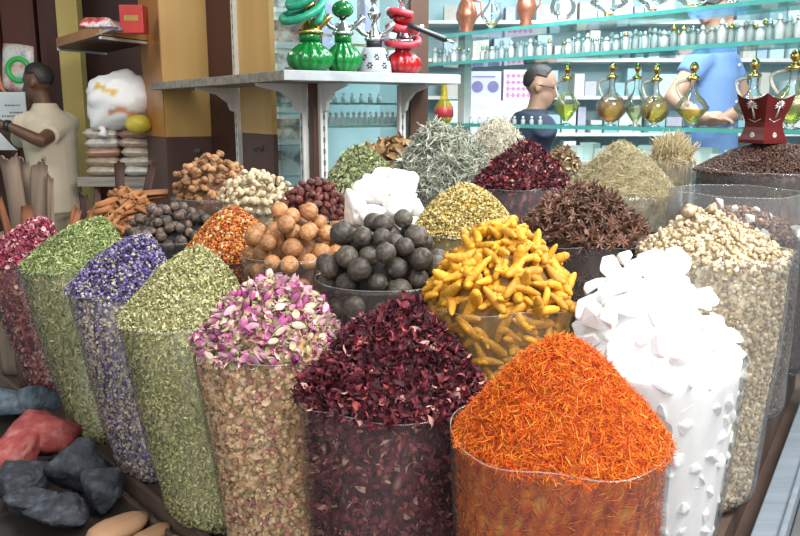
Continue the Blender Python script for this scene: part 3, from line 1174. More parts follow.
tears = [bm_mesh(hull(200 + k, 13, (1.1, .9, .8), 1, .12, .2), 'frankincense_tear', M_FRANK, True) for k in range(8)]
lay_heap('frank', tears, (.0062, .0115), .0100, 230, 'frankincense_tear', 'pale amber frankincense lump in the bag beside the big white crystals', 'frankincense', 'frankincense lumps', 2, .006, .003, 1.5, 60, .019, arc=1.6, rot=lambda n: rnd_rot(), inset=.010, lump=.01)
b = B['frank']
for k, (dx, dy, r_, lb) in enumerate(((-.055, -.01, .021, 'bigger frankincense clump on top of the heap, farther from the frame edge'), (.0, .01, .019, 'bigger frankincense clump on top of the heap, nearer the frame edge'))):
    o = link('frankincense_tear', tears[k + 3], None, (b.c.x + dx, b.c.y + dy, b.c.z + float(b.prof(b.c.x + dx, b.c.y + dy)) + .022))
    o.scale = (r_, r_, r_)
    tag(o, lb, 'frankincense', 'big frankincense clumps')
acc = Acc()
FR = [(4, (.62, .51, .33)), (3, (.48, .37, .22)), (3, (.76, .67, .50)), (1, (.34, .26, .17))]
b.core(acc, FR, .010, .01, .003)
P, N = b.mound(1500, .003, .01)
scatter(acc, seeds, P, N, (.008, .014), .8, FR)
P, N = b.side(4200, .008, 1.9)
scatter(acc, seeds, P, N, (.008, .016), .6, FR)
stuff('frankincense_resin', 'beige mass of small frankincense pieces filling the bag beside the white crystals', 'resin', acc, M_SHINY)
b.film('spice_bag', 'tall clear bag of beige frankincense beside the big white crystals', M_FILM2, M_RIM, lipwave=.003)


def rock_mesh(seed, sq, mat, name, n=15, rough=.03, soft=14):
    """a broken stone: an uneven many-sided body with softened edges"""
    r = np.random.default_rng(seed)
    V, Fc = ICO4
    D = r.normal(0, 1, (n, 3)); D /= np.linalg.norm(D, axis=1)[:, None]
    d = r.uniform(.62, .95, n)
    t = d[None] / np.clip(V @ D.T, .12, None)
    k = soft
    rad = -np.log(np.sum(np.exp(-k * np.minimum(t, 3)), 1)) / k
    V = V * (rad + rough * field(V, 5, seed) + rough * .6 * field(V, 14, seed + 1))[:, None]
    V = V / np.abs(V).max(0) * np.array(sq)
    return mk_mesh(name, V, [Fc], None, True, [mat])


M_ALUM = solid('white_crystal', (.93, .94, .95), .35, c2=(.86, .89, .91), scale=3, bmp=.15)
alum = [bm_mesh(hull(k, 14, (1, .8, .72)), 'white_crystal', M_ALUM) for k in range(7)]
b = B['white']
ball_heap('white', alum, (.022, .044), 10, 'white_crystal', 'snow-white crystal lump in the big heap beside the orange safflower', 'crystal', 'white crystal lumps', side=150, tdown=1.0, arc=1.9, squash=(1.2, 1.2, 1.2), tight=.72, flat=1.2)
o = b.film('spice_bag', 'tall clear bag of snow-white crystals beside the orange safflower', M_FILM, M_RIM)
filling(b, o, (.90, .92, .93), .006, .02, .006, .02)

# chalk-white lumps behind the limes
M_CHALK = solid('chalky_stone', (.88, .87, .85), .85, c2=(.78, .76, .73), scale=3, bmp=.3)
b = B['chalk']
chalk = [rock_mesh(40 + k, (1, .85, .8), M_CHALK, 'white_lump', 18, .05, 9) for k in range(9)]
big = [(372, 192, 1.99, .050), (401, 188, 2.04, .066), (356, 209, 1.96, .052), (396, 210, 1.95, .058), (384, 182, 2.11, .050),
       (414, 209, 2.00, .040), (367, 181, 2.08, .024), (376, 214, 1.92, .040), (408, 226, 1.92, .036)]
chl = ['chalk-white lump with a broad flat side, near the middle of the white stones', 'biggest chalk-white lump, domed, on the upper side of the white stones',
       'slanting chalk-white lump lowest on the side of the red dates', 'rough chalk-white lump directly above the blackish limes',
       'chalk-white lump at the top of the white stones, below the green leaves', 'small chalk-white lump on the side of the grey-green sage',
       'smallest chalk-white stub standing at the top by the dates', 'chalk-white lump peeping over the topmost black lime', 'low chalk-white lump beside the chamomile']
for i, (px, py, Y, r) in enumerate(big):
    o = link('white_lump', chalk[i], None, at(px, py, Y))
    o.scale = (r, r, r)
    o.rotation_euler = rnd_rot()
    tag(o, chl[i], 'stone', 'white stone lumps')
o = b.film('spice_bag', 'small clear bag under the chalk-white lumps behind the limes', M_FILM3, M_RIM)
filling(b, o, (.5, .49, .46), .01, .03)
# white chips that show through the tall clear bag
b = B['clear']
pts = [(693, 219), (716, 226), (727, 216), (720, 198), (747, 219), (760, 214), (738, 235), (702, 205), (775, 222)]
M_CHIPW = solid('pale_resin_chip', (.52, .50, .48), .4, c2=(.40, .37, .35), scale=8)
chips = [bm_mesh(hull(60 + k, 12, (1, .7, .45)), 'white_chip', M_CHIPW) for k in range(4)]
P, N = b.mound(400, 0, .004)
ok = face_cam(P, b.c, 1.5)
P, N = spread_pts(P[ok], N[ok], .042, 14)
copies(chips, [(tuple(p + n * .008), rnd_rot(), float(rng.uniform(.018, .032))) for p, n in zip(P, N)], 'white_chip', 'white chip lying on the dark resin in the tall clear bag', 'stone chip', 'white chips on the dark resin')


# cinnamon: rolled quills
def quill(seed):
    r = np.random.default_rng(seed)
    m = MB()
    v, f = [], []
    n, q = 16, 6
    for i in range(q + 1):
        x = i / q - .5
        for s in (0, 1):
            for k in range(n + 1):
                t = k / n
                a = -2.7 + 5.4 * t + .3 * seed
                rr = (.085 if s == 0 else .068) * (1 - .35 * abs(math.sin(PI * t - PI / 2)) ** 3) * (1 + .05 * math.sin(3 * i + seed))
                v.append((x, rr * math.cos(a), rr * math.sin(a)))
    w = n + 1
    for i in range(q):
        for s in (0, 1):
            for k in range(n):
                a0 = (i * 2 + s) * w + k
                b0 = ((i + 1) * 2 + s) * w + k
                f.append((a0, a0 + 1, b0 + 1, b0) if s == 0 else (a0, b0, b0 + 1, a0 + 1))
    for i in (0, q):
        for k in range(n):
            a0, b0 = (i * 2) * w + k, (i * 2 + 1) * w + k
            f.append((a0, b0, b0 + 1, a0 + 1))
    for i in range(q):
        for k in (0, n):
            f.append(((i * 2) * w + k, (i * 2 + 1) * w + k, ((i + 1) * 2 + 1) * w + k, ((i + 1) * 2) * w + k))
    return m.add(v, f)


M_CINN = solid('cinnamon_bark', (1, 1, 1), .7, stops=[(.3, (.22, .085, .03)), (.55, (.40, .17, .06)), (.8, (.52, .26, .11))], scale=4, bmp=.3, objvar=.25, stretch=(.4, 3, 3))
quills = [quill(k).mesh('cinnamon_stick', M_CINN, True) for k in range(4)]


def along(n):
    n = Vector(n).normalized()
    x = Vector((.45, .35, .1)) + Vector(rng.normal(0, .22, 3))
    x = (x - n * x.dot(n)).normalized()
    return Matrix((x, n.cross(x), n)).transposed().to_euler()


lay_heap('cinn', quills, (.10, .17), .014, 80, 'cinnamon_stick', 'orange-brown cinnamon stick in the heap beside the dark nuts', 'cinnamon stick', 'cinnamon sticks', 2, .012, .004, .3, rot=along, lump=.003)
o = link('cinnamon_stick', quills[1], None, at(143, 196, 2.78))
o.scale = (.17, .24, .24)
o.rotation_euler = (0, -.05, .3)
tag(o, 'long cinnamon stick lying alone across the top of the cinnamon heap', 'cinnamon stick', 'cinnamon sticks')
o = B['cinn'].film('spice_bag', 'clear bag of cinnamon sticks beside the upright bark', M_FILM3, M_RIM)
filling(B['cinn'], o, (.22, .09, .035), .01, .01)

# bay leaves
M_BAY = solid('dry_brown_leaf', (1, 1, 1), .65, stops=[(.3, (.17, .09, .035)), (.55, (.32, .19, .08)), (.8, (.44, .31, .15))], scale=5, objvar=.3, bmp=.2)


def bay(seed):
    V, F = [], []
    for i in range(9):
        t = i / 8
        w = .20 * math.sin(PI * min(1, t * .96 + .02)) ** .8
        z = .1 * math.sin(PI * t + seed) + .03 * math.sin(9 * t + seed)
        for j in (-2, -1, 0, 1, 2): V.append((t - .5, w * j / 2, z + .05 * abs(j) + .015 * math.sin(7 * t + 2 * j)))
    for i in range(8):
        for j in range(4): F.append((i * 5 + j, i * 5 + j + 1, i * 5 + j + 6, i * 5 + j + 5))
    return mk_mesh('bay_leaf', V, [np.array(F)], None, True, [M_BAY])


lay_heap('bay', [bay(k) for k in range(4)], (.055, .085), .024, 60, 'bay_leaf', 'brown dried leaf in the heap below the end of the hookah shelf', 'leaf', 'brown dried leaves', 2, .012, .01, .7)
o = B['bay'].film('spice_bag', 'clear bag of brown dried leaves below the end of the hookah shelf', M_FILM3, M_RIM)
filling(B['bay'], o, (.16, .09, .04), .012, .012)
# ------------------------------------------------------------------ the shop
A_ = Vector((-.54, .84, 0)).normalized()      # along the side face of the corner case, away from us
B_ = Vector((.84, .54, 0)).normalized()       # along its front face, away from us
Z_ = Vector((0, 0, 1))


def planks(name, c1, c2, rough=.5, sc=3, st=(1, 1, .08), bmp=.1, spec=.4):
    return solid(name, (1, 1, 1), rough, stops=[(.3, c2), (.7, c1)], scale=sc, stretch=st, bmp=bmp, spec=spec)


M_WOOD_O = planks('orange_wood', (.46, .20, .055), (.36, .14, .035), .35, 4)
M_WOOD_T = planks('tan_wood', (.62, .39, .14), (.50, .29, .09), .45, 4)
M_BROWN = planks('brown_paint', (.115, .062, .052), (.085, .045, .040), .5, 4)
M_DARKW = planks('dark_wood', (.085, .030, .022), (.05, .018, .014), .45, 3)
M_POSTW = planks('post_wood', (.10, .045, .028), (.06, .028, .018), .5, 5)
M_YEL = planks('yellow_paint', (.55, .42, .14), (.45, .33, .10), .5, 4)
M_WHITE = solid('white_enamel', (.72, .72, .70), .4, c2=(.58, .58, .55), scale=9)
M_STEEL = solid('brushed_steel', (.28, .32, .37), .35, metal=.2, c2=(.20, .24, .28), scale=7, stretch=(.3, 6, 6))
M_CHROME = solid('bright_metal', (.75, .76, .78), .16, metal=1, c2=(.66, .67, .7), scale=8)
M_GOLD = solid('gold_metal', (.78, .55, .20), .22, metal=1, c2=(.62, .40, .12), scale=8)
M_BOARD = planks('weathered_board', (.36, .33, .28), (.17, .14, .11), .7, 6, (.5, 6, 6), .3)
M_BOARD2 = solid('grey_marble_edge', (.46, .48, .49), .4, c2=(.30, .33, .35), scale=9)
M_TRAYW = planks('tray_wood', (.13, .085, .065), (.07, .045, .035), .6, 6, (1, 1, 1))
M_FLOOR = solid('floor_tile', (.36, .34, .32), .5, c2=(.28, .27, .25), scale=3)
M_PALE = solid('pale_wall', (.48, .68, .72), .6, c2=(.40, .60, .66), scale=1.2)
M_CEIL = solid('ceiling_paint', (.72, .72, .70), .8)
M_GLASS = glass_mat('clear_glass', (.95, .98, .98), gloss=.9)
M_PANE = glass_mat('window_glass', (.86, .95, .95), haze=.05, gloss=1.0, rough=.02)
M_SHELFG = glass_mat('shelf_glass', (.62, .87, .84), haze=.14, gloss=.8, hz=(.45, .85, .82))
M_EDGE = solid('glass_edge', (.10, .42, .38), .15, c2=(.05, .30, .27), scale=6, spec=.6)


def struct(o):
    o['kind'] = 'structure'
    return o


struct(MB().box((.5, 2.9, -.05), (9.4, 8.8, .1)).build('floor', M_FLOOR))
struct(MB().box((.5, 4.75, 3.05), (9.4, 5.1, .1)).build('ceiling', M_CEIL))
struct(MB().box((-2.4, 6.45, 1.5), (3.6, .1, 3)).build('wall_back', M_DARKW))
struct(MB().box((2.3, 6.45, 1.5), (5.8, .1, 3)).build('wall_shop', M_PALE))
struct(MB().box((-4.25, 4.75, 1.5), (.1, 5.1, 3)).build('wall_left', M_PALE))
struct(MB().box((5.25, 4.75, 1.5), (.1, 5.1, 3)).build('wall_right', M_PALE))

# the corner of the display case and the posts that carry it
Cn = Vector((-.452, 3.2, 1.535))
Kc = Vector((-.379, 3.573, 0))


def pk_A(t, out=0, z=0): return Kc + A_ * t - B_ * out + Z_ * z


def pk_B(t, out=0, z=0): return Kc + B_ * t - A_ * out + Z_ * z


RB = Matrix((B_, A_, Z_)).transposed()      # x along the front face, y into the case
struct(MB().box(Kc + (A_ + B_) * .024 + Z_ * 1.5, (.05, .05, 3.0), RB).build('trim_1', M_POSTW))
struct(MB().box(pk_B(.56, -.05, 1.5), (.10, .10, 3.0), RB).build('trim_2', M_POSTW))


# wooden pillars on the side face: orange-and-tan above, brown paint below
def pillar(p, wx, wy, nm, zb=1.13):
    m = MB()
    c = p + B_ * wx / 2 + A_ * wy / 2
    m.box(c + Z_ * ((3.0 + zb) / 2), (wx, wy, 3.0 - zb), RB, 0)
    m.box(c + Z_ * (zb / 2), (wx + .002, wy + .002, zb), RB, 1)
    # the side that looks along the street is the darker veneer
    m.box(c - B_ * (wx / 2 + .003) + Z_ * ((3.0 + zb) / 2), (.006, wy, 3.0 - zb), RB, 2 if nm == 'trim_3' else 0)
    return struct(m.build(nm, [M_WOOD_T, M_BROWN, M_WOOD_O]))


P1 = at(166, 137, 4.75)
pillar(Vector((P1.x, P1.y, 0)), .34, .40, 'trim_3', P1.z)
p = pk_A(.93)
pillar(Vector((p.x, p.y, 0)) - A_ * .49 + B_ * .002, .02, .49, 'trim_4', at(255, 133, 4.2).z)
# dark sheet set across the black gap between the two pillars
g0 = at(205, 137, 5.0); g1 = at(246, 137, 4.6)
m = MB().beam((g0.x, g0.y, 1.5), (g1.x, g1.y, 1.5), .03, 3.0)
struct(m.build('trim_5', M_DARKW))

# panes of the corner case
M_PANE2 = glass_mat('side_glass', (.90, .95, .95), haze=.01, gloss=.25, rough=.02)
m = MB().box(pk_A(.235, -.02, 1.55), (.006, .36, 1.4), RB)
struct(m.build('window_1', M_PANE2))
m = MB().box(pk_B(.28, -.02, 1.55), (.46, .006, 1.4), RB)
struct(m.build('window_2', M_PANE))
# pale panel that closes the case behind its shelves
pn = pk_B(.52, -1.0, 0)
struct(MB().box(pn + Z_ * 1.5, (.84, .03, 2.4), RB).build('wall_case', M_PALE))


def bracket_mb(p, d, z, L=.21):
    """a white pressed bracket: flat arm, web tapering to the upright"""
    m = MB()
    s = d.cross(Z_).normalized() * .008
    poly = [(0, 0), (L, 0), (L, -.012), (.10, -.036), (.045, -.075), (.03, -.115), (0, -.125)]
    v = [p + s + d * x + Z_ * (z + y) for x, y in poly] + [p - s + d * x + Z_ * (z + y) for x, y in poly]
    n = len(poly)
    f = [tuple(range(n)), tuple(range(2 * n - 1, n - 1, -1))] + [(i, n + i, n + (i + 1) % n, (i + 1) % n) for i in range(n)]
    m.add(v, f)
    m.box(p + d * (L / 2) + Z_ * (z - .003), (.03, L, .006), Matrix((d.cross(Z_), d, Z_)).transposed())
    return m


def upright_mb(p, d, z0, z1):
    m = MB()
    R = Matrix((d.cross(Z_).normalized(), d, Z_)).transposed()
    m.box(p + d * .012 + Z_ * ((z0 + z1) / 2), (.034, .024, z1 - z0), R)
    return m


M_SLOT = solid('dark_slot', (.10, .10, .10), .6)


def slots(p, d, z0, z1, parent):
    """the dark slotted strip of an upright"""
    m = MB()
    R = Matrix((d.cross(Z_).normalized(), d, Z_)).transposed()
    m.box(p + d * .0243 + Z_ * ((z0 + z1) / 2), (.004, .0012, z1 - z0 - .04), R)
    z = z0 + .04
    while z < z1 - .03:
        m.box(p + d * .0247 + Z_ * z, (.009, .0016, .022), R)
        z += .05
    return m.build('slot_strip', M_SLOT, parent)


zs, th = 1.513, .040
d0 = .272
# side shelf
LA = 1.85
t = empty('wall_shelf', (0, 0, 0), 0, 'weathered grey-brown shelf running back along the wooden pillars, left of the hookahs', 'shelf')
poly = [Cn, Cn + A_ * LA, Cn + A_ * LA + B_ * (d0 - .04), Cn + (A_ + B_) * (d0 - .012)]
MB().prism([(p.x, p.y) for p in poly], zs, zs + th).build('board', M_BOARD, t, bevel=.003)
for tt, z0, z1 in ((.856, .98, 2.9), (.075, .98, zs)):
    u = upright_mb(pk_A(tt), -B_, z0, z1).build('upright', M_WHITE, t)
    slots(pk_A(tt), -B_, z0, min(z1, 2.2), u)
    bracket_mb(pk_A(tt, .024), -B_, zs, .21).build('bracket', M_WHITE, t)
# front shelf
LB = .86
t = empty('wall_shelf', (0, 0, 0), 0, 'pale grey shelf that carries the hookahs in front of the display case', 'shelf')
poly = [Cn, Cn + (A_ + B_) * (d0 - .012), Cn + B_ * LB + A_ * (d0 - .012), Cn + B_ * LB]
MB().prism([(p.x, p.y) for p in poly][::-1], zs + .001, zs + th + .001).build('board', M_BOARD2, t, bevel=.003)
for tt in (.038, .45):
    u = upright_mb(pk_B(tt), -A_, .98, zs).build('upright', M_WHITE, t)
    slots(pk_B(tt), -A_, .98, zs, u)
    bracket_mb(pk_B(tt, .024), -A_, zs, .21).build('bracket', M_WHITE, t)

# ------------------------------------------------------------------ stall the bags stand on
t = empty('display_stand', (.2, 2.2, 0), 0, 'low wooden display stand carrying all the spice bags', 'stand')
O = -Vector((.2, 2.2, 0))


def loc_poly(pts): return [(x + O.x, y + O.y) for x, y in pts]


La, Lb = on_z(58, 424, ZB), on_z(199, 536, ZB)
Ld = (La - Lb).normalized()
Lt = Lb - Ld * 1.03
Le = La + Ld * .95
tray = [(Lt.x, Lt.y), (1.36, 2.55), (.46, 3.62), (-.25, 3.42), (-.80, 4.10), (Le.x, Le.y)]
MB().prism(loc_poly(tray), ZB - .04, ZB).build('tray_board', M_TRAYW, t)
step = [(.198, 1.315), (1.045, 2.69), (.44, 3.56), (-.25, 3.38), (-.80, 4.05), (-1.52, 3.24)]
MB().prism(loc_poly(step), ZB, ZS).build('step', M_TRAYW, t)
n2 = Vector((.85, -.53, 0))
ri = [Vector((x, y, 0)) for x, y in ((.30, 1.02), (1.30, 2.62))]
plank = [(p + n2 * k) for p, k in ((ri[0], .08), (ri[1], .02), (ri[1], -.30), (ri[0], -.09))]
MB().prism(loc_poly([(.43, 1.10), (1.26, 2.43), (.98, 2.49), (.235, 1.30)]), ZB, ZB + .068).build('plank', M_TRAYW, t)
MB().prism(loc_poly([(.82, 1.72), (1.26, 2.43), (1.0, 2.52), (.62, 1.92)]), ZB + .068, ZB + .128).build('riser', M_TRAYW, t)
MB().beam(Vector((Lt.x, Lt.y, ZB - .008)) + O, Vector((Le.x, Le.y, ZB - .008)) + O, .014, .05).build('wooden_rail', M_TRAYW, t, bevel=.004)
mr = MB()
a, b_ = Vector((.262, .74, 0)), Vector((1.40, 2.56, 0))
for off, w, z, h, k in ((.018, .05, ZB + .03, .07, 0), (.046, .012, ZB + .034, .085, 0), (.076, .045, ZB + .0, .06, 1)):
    mr.beam(a + n2 * off + Z_ * z + O, b_ + n2 * off + Z_ * z + O, w, h, mi=k)
mr.build('metal_rail', [M_STEEL, M_SLOT], t, bevel=.003)
for x, y in ((.24, .95), (1.2, 2.45), (.4, 3.4), (-1.35, 3.05), (-.7, 3.8), (.15, 2.2)):
    MB().box(Vector((x, y, .245)) + O, (.06, .06, .49)).build('leg', M_TRAYW, t)

# a cold metal box edge right beside the stand
q = on_z(797, 520, .5)
MB().box((0, 0, .255), (.30, .9, .51)).build('metal_locker', M_STEEL, None, bevel=.006, loc=(q.x + .25, q.y + .0, 0), rz=-.56)
tag(bpy.data.objects['metal_locker'], 'bluish metal box standing beside the metal rail of the stall', 'box')
MB().box((0, 0, .275), (.29, .88, .012)).build('lid', M_STEEL, bpy.data.objects['metal_locker'], bevel=.003).location.z = .245

# ------------------------------------------------------------------ glass shelves with perfume oil
dC = Vector((.62, -.78, 0)).normalized()
nC = Vector((.78, .62, 0)).normalized()
C0 = Vector((.2625, 4.2, 0))
RC_ = Matrix((dC, nC, Z_)).transposed()


def onC(px, back, z):
    q = (px - 400) / 800
    p = C0 + nC * back
    t = (q * p.y - p.x) / (dC.x - q * dC.y)
    return p + dC * t + Z_ * z


def slab(name, x0, x1, z, label, depth_=.26, th=.016):
    a, b = onC(x0, 0, z), onC(x1, 0, z)
    L = (b - a).length
    c = (a + b) / 2 + nC * depth_ / 2
    o = empty(name, c, 0, label, 'shelf')
    MB().box((0, 0, 0), (L, depth_, th), RC_).build('pane', M_SHELFG, o)
    MB().box(-nC * (depth_ / 2 + .0015), (L, .003, th), RC_).build('front_edge', M_EDGE, o)
    return o


SH1, SH2, SH3 = 1.772, 1.634, 1.325
slab('glass_shelf', 428, 850, SH1, 'topmost glass shelf, carrying the clear flasks cut off by the frame')
slab('glass_shelf', 426, 850, SH2, 'middle glass shelf, crowded with tiny clear bottles')
slab('glass_shelf', 426, 850, SH3, 'lowest glass shelf, carrying the yellow and amber oil decanters')
for px in (463, 838):
    p = onC(px, .20, 0)
    o = MB().box((0, 0, 1.5), (.05, .05, 3.0), RC_).build('shelf_post', M_WHITE, None, loc=p)
    tag(o, 'cream upright that carries the glass shelves near their far end' if px < 500 else 'cream upright at the near end of the glass shelves', 'post')
# ledge below with rows of pale cartons
a, b = onC(500, .02, 1.17), onC(850, .02, 1.17)
c = (a + b) / 2 + nC * .13
o = MB().box((0, 0, 0), ((b - a).length, .26, .02), RC_).build('counter_ledge', M_WHITE, None, loc=c)
tag(o, 'white ledge with pale cartons under the lowest glass shelf', 'ledge')
struct(MB().box(c + Z_ * (-.60), ((b - a).length, .22, 1.14), RC_).build('wall_counter', M_PALE))
M_CART = solid('pale_carton', (.70, .80, .78), .5, c2=(.62, .74, .73), scale=3, objvar=.12)
first = None
for i in range(17):
    px = 574 + i * 14.5
    p = onC(px, .07 + .04 * (i % 2), 1.18)
    h = [.062, .075, .055, .07][i % 4]
    if first is None:
        first = MB().box((0, 0, .5), (.075, .06, 1), RC_).build('carton', M_CART)
        tag(first, 'pale green-white carton in the row under the lowest glass shelf', 'carton', 'pale cartons under the glass shelf')
        x = first
    else:
        x = first.copy()
        COL.objects.link(x)
    x.location = p
    x.scale = (.9, 1, h)

# inside the corner case: one glass shelf with tiny white bottles
cs = pk_B(.30, -.20, 1.325)
o = empty('glass_shelf', cs, 0, 'small glass shelf inside the corner case below the hookahs', 'shelf')
MB().box((0, 0, 0), (.62, .2, .012), RB).build('pane', M_SHELFG, o)
MB().box(-A_ * .1015, (.62, .003, .012), RB).build('front_edge', M_EDGE, o)
cs2 = pk_B(.30, -.28, 1.43)
o = empty('glass_shelf', cs2, 0, 'narrow upper glass shelf inside the corner case right below the hookah board', 'shelf')
MB().box((0, 0, 0), (.62, .14, .010), RB).build('pane', M_SHELFG, o)
MB().box(-A_ * .0715, (.62, .003, .010), RB).build('front_edge', M_EDGE, o)
M_MILK = solid('white_glaze', (.80, .84, .84), .25, c2=(.7, .76, .77), scale=6)


def vial_mesh(mat, cap, h=.06, r=.013, nm='tiny_bottle'):
    m = MB().lathe([(r * .9, 0), (r, .004), (r, h * .52), (r * .55, h * .64), (r * .42, h * .70), (r * .42, h * .76)], seg=12, mi=0)
    m.lathe([(r * .6, h * .755), (r * .7, h * .80), (r * .55, h * .90), (r * .2, h), (0, h * 1.005)], seg=10, mi=1)
    return m.mesh(nm, [mat, cap], True)


wv = vial_mesh(M_MILK, M_MILK)
sp = [(pk_B(.03 + .031 * i, -.135, 1.3325), (0, 0, 0), 1) for i in range(17)]
copies([wv], sp, 'tiny_bottle', 'tiny white bottle in the row inside the corner case', 'bottle', 'tiny white bottles inside the corner case')
sp = [(pk_B(.05 + .05 * i, -.27, 1.4365), (0, 0, 0), (1, 1, .8)) for i in range(10)]
copies([wv], sp, 'tiny_bottle', 'tiny white bottle on the upper shelf inside the corner case', 'bottle', 'tiny white bottles on the upper case shelf')

# printed magazines in a white rack behind the side pane
M_PAGE = [solid('page_%s' % k, (1, 1, 1), .5, stops=st, scale=sc) for k, sc, st in (
    ('grey', 9, [(.4, (.10, .10, .10)), (.5, (.62, .60, .56)), (.6, (.75, .74, .7))]),
    ('brown', 11, [(.4, (.12, .07, .05)), (.52, (.50, .36, .28)), (.62, (.76, .72, .66))]),
    ('dark', 8, [(.42, (.04, .05, .06)), (.55, (.25, .25, .27)), (.62, (.70, .72, .72))]))]
rk = pk_A(.72, -.215, 0)
t = empty('magazine_rack', rk, 0, 'white wire magazine rack behind the side pane, between pillar and hookahs', 'rack')
for k in range(7):
    z = 1.05 + .165 * k
    MB().box(Z_ * z, (.27, .012, .012), RB).build('rail', M_WHITE, t)
for s in (-1, 1):
    MB().box(B_ * (s * .135) + Z_ * 1.0, (.014, .014, 2.0), RB).build('post', M_WHITE, t)
pos = ['topmost', 'second', 'third', 'fourth', 'fifth', 'lowest']
RA = RB @ Matrix.Rotation(-.12, 3, 'X')
for k in range(6):
    for s in (0,):
        p = rk - A_ * .022 + Z_ * (1.135 + .165 * k)
        o = MB().box((0, 0, 0), (.22, .006, .145), RA).build('magazine', M_WHITE, None, loc=p)
        tag(o, '%s magazine on the white rack between pillar and hookahs%s' % (pos[5 - k], '' if k in (0, 5) else ', counted from the top'), 'magazine', 'magazines on the rack')
        MB().box(-A_ * .0040 + Z_ * .003, (.18, .002, .105), RA).build('cover_picture', M_PAGE[k % 3], o)
# ------------------------------------------------------------------ hookahs
def glaze(name, c, c2, rough=.08):
    return solid(name, c, rough, c2=c2, scale=5, spec=.6)


M_GREENG = glaze('green_glass', (.004, .20, .035), (.002, .10, .018))
M_GREENH = solid('green_hose', (.02, .34, .20), .4, c2=(.01, .22, .13), scale=30)
M_REDG = glaze('red_glass', (.40, .008, .010), (.22, .004, .006))
M_REDH = solid('red_hose', (.55, .05, .07), .4, c2=(.42, .03, .05), scale=30)
M_FROST = solid('frosted_glass', (.42, .46, .50), .3, c2=(.30, .34, .38), scale=6)
M_BLACK = solid('black_plastic', (.018, .018, .02), .35)


def spot_B(px, back):
    """a place on the hookah board under image column px"""
    q = (px - 400) / 800
    p = Cn + A_ * back
    t = (q * p.y - p.x) / (B_.x - q * B_.y)
    p = p + B_ * t
    return Vector((p.x, p.y, zs + th + .001))


def melon(r, h, neck):
    return [(r * .60, 0), (r * .66, .006), (r * .93, h * .22), (r, h * .42), (r * .93, h * .62), (r * .66, h * .82), (neck, h * .95), (neck, h * 1.0)]


def hookah(px, back, label, glass, r, h, metal, hose=None, ball=None, wraps=0, dark=None, tall=.62):
    t = empty('hookah', spot_B(px, back), 0, label, 'hookah', 'hookahs on the pale shelf')
    nk = r * .42
    if dark is None:
        MB().lathe(melon(r, h, nk), seg=60, lobes=14, amp=.16).build('glass_base', glass, t, True)
        z = h
    else:
        MB().lathe([(r * .95, 0), (r, .008), (r * .96, h * .35), (r * .74, h * .78), (r * .62, h)], seg=32).build('glass_base', glass, t, True)
        z = h
        m = MB()
        for k in range(7):
            a = 2 * PI * k / 7
            for u, da in ((.30, 0), (.62, .45)):
                def on(da2, du):
                    rr = r * float(np.interp(u + du, [.06, .35, .78], [1, .96, .74])) + .0008
                    return Vector((rr * math.cos(a + da + da2), rr * math.sin(a + da + da2), h * (u + du)))
                for q in range(6):
                    b = 2 * PI * q / 6
                    m.tube([on(.05 * math.cos(b), .045 * math.sin(b)), on(.13 * math.cos(b), .10 * math.sin(b)), on(.20 * math.cos(b), .15 * math.sin(b))], [.0014, .0042, .001], 6)
        m.build('flower_pattern', M_BLACK, t, True)
    MB().lathe([(nk * 1.05, z), (nk * 1.08, z + .030), (nk * .9, z + .034)], seg=28).build('neck', dark or glass, t, True)
    z += .030
    MB().lathe([(nk * 1.3, z), (nk * 1.35, z + .010), (nk * .95, z + .022), (nk * .75, z + .038), (nk * .45, z + .052), (nk * .42, z + .07)], seg=28).build('collar', metal, t, True)
    z += .062
    prof = [(.012, z)]
    for k in range(4):
        a = z + .02 + k * .075
        prof += [(.011, a), (.026 - .003 * (k % 2), a + .018), (.030 - .005 * (k % 2), a + .030), (.024, a + .042), (.011, a + .055)]
    prof += [(.012, tall), (.0, tall + .002)]
    MB().lathe(prof, seg=20).build('stem', metal, t, True)
    if ball:
        MB().ball((0, 0, z + .04), (.046, .046, .036), 20, 12).build('ball_ornament', ball, t, True)
    for s in ((-1, 1) if hose is None else (1,)):
        m = MB().tube([(s * .02, 0, z - .04), (s * .05, -.01, z - .03), (s * .075, -.015, z - .005), (s * .085, -.015, z + .012)], [.011, .011, .012, .014], 10)
        m.build('hose_port', metal, t, True)
    MB().lathe([(.035, tall), (.062, tall + .005), (.064, tall + .012), (.03, tall + .014)], seg=28).build('ash_plate', metal, t, True)
    return t, z


k1, z = hookah(313, .11, 'larger green hookah with a looped green hose, beside the corner of the shelf', M_GREENG, .098, .120, M_GOLD, True)
pts = []
for i in range(70):
    a = .4 + i / 69 * 4 * PI
    rr = .075 + .014 * math.sin(a * .5)
    pts.append((rr * math.cos(a) - .02, rr * .8 * math.sin(a), z - .005 + .115 * i / 69 + .045 * math.sin(a + .5)))
pts = [(.02, -.01, z - .02), (.045, -.02, z - .01)] + pts
rs = [.0165 + .0016 * math.sin(i * 2.6) for i in range(len(pts))]
MB().tube(pts, rs, 12).build('hose', M_GREENH, k1, True)
k2, z = hookah(345, .12, 'slimmer green hookah with a silver stem and a green ball', M_GREENG, .080, .125, M_CHROME, None, M_GREENG)
k3, z = hookah(375, .13, 'hookah with a frosted tapered base and dark flower pattern', M_FROST, .076, .108, M_CHROME, None, None, 0, M_BLACK)
k4, z = hookah(403, .12, 'red hookah wrapped in its red hose with a dark mouthpiece sticking out', M_REDG, .084, .105, M_CHROME, True, M_REDG)
pts = []
for i in range(90):
    a = 1.0 + i / 89 * 5.4 * PI
    rr = .072 - .016 * i / 89
    pts.append((rr * math.cos(a), rr * math.sin(a), .110 + .15 * i / 89 + .024 * math.sin(a * .9)))
MB().tube(pts, [.0155 + .0014 * math.sin(i * 2.4) for i in range(90)], 12).build('hose', M_REDH, k4, True)
d = Vector((.90, .12, -.34)).normalized()
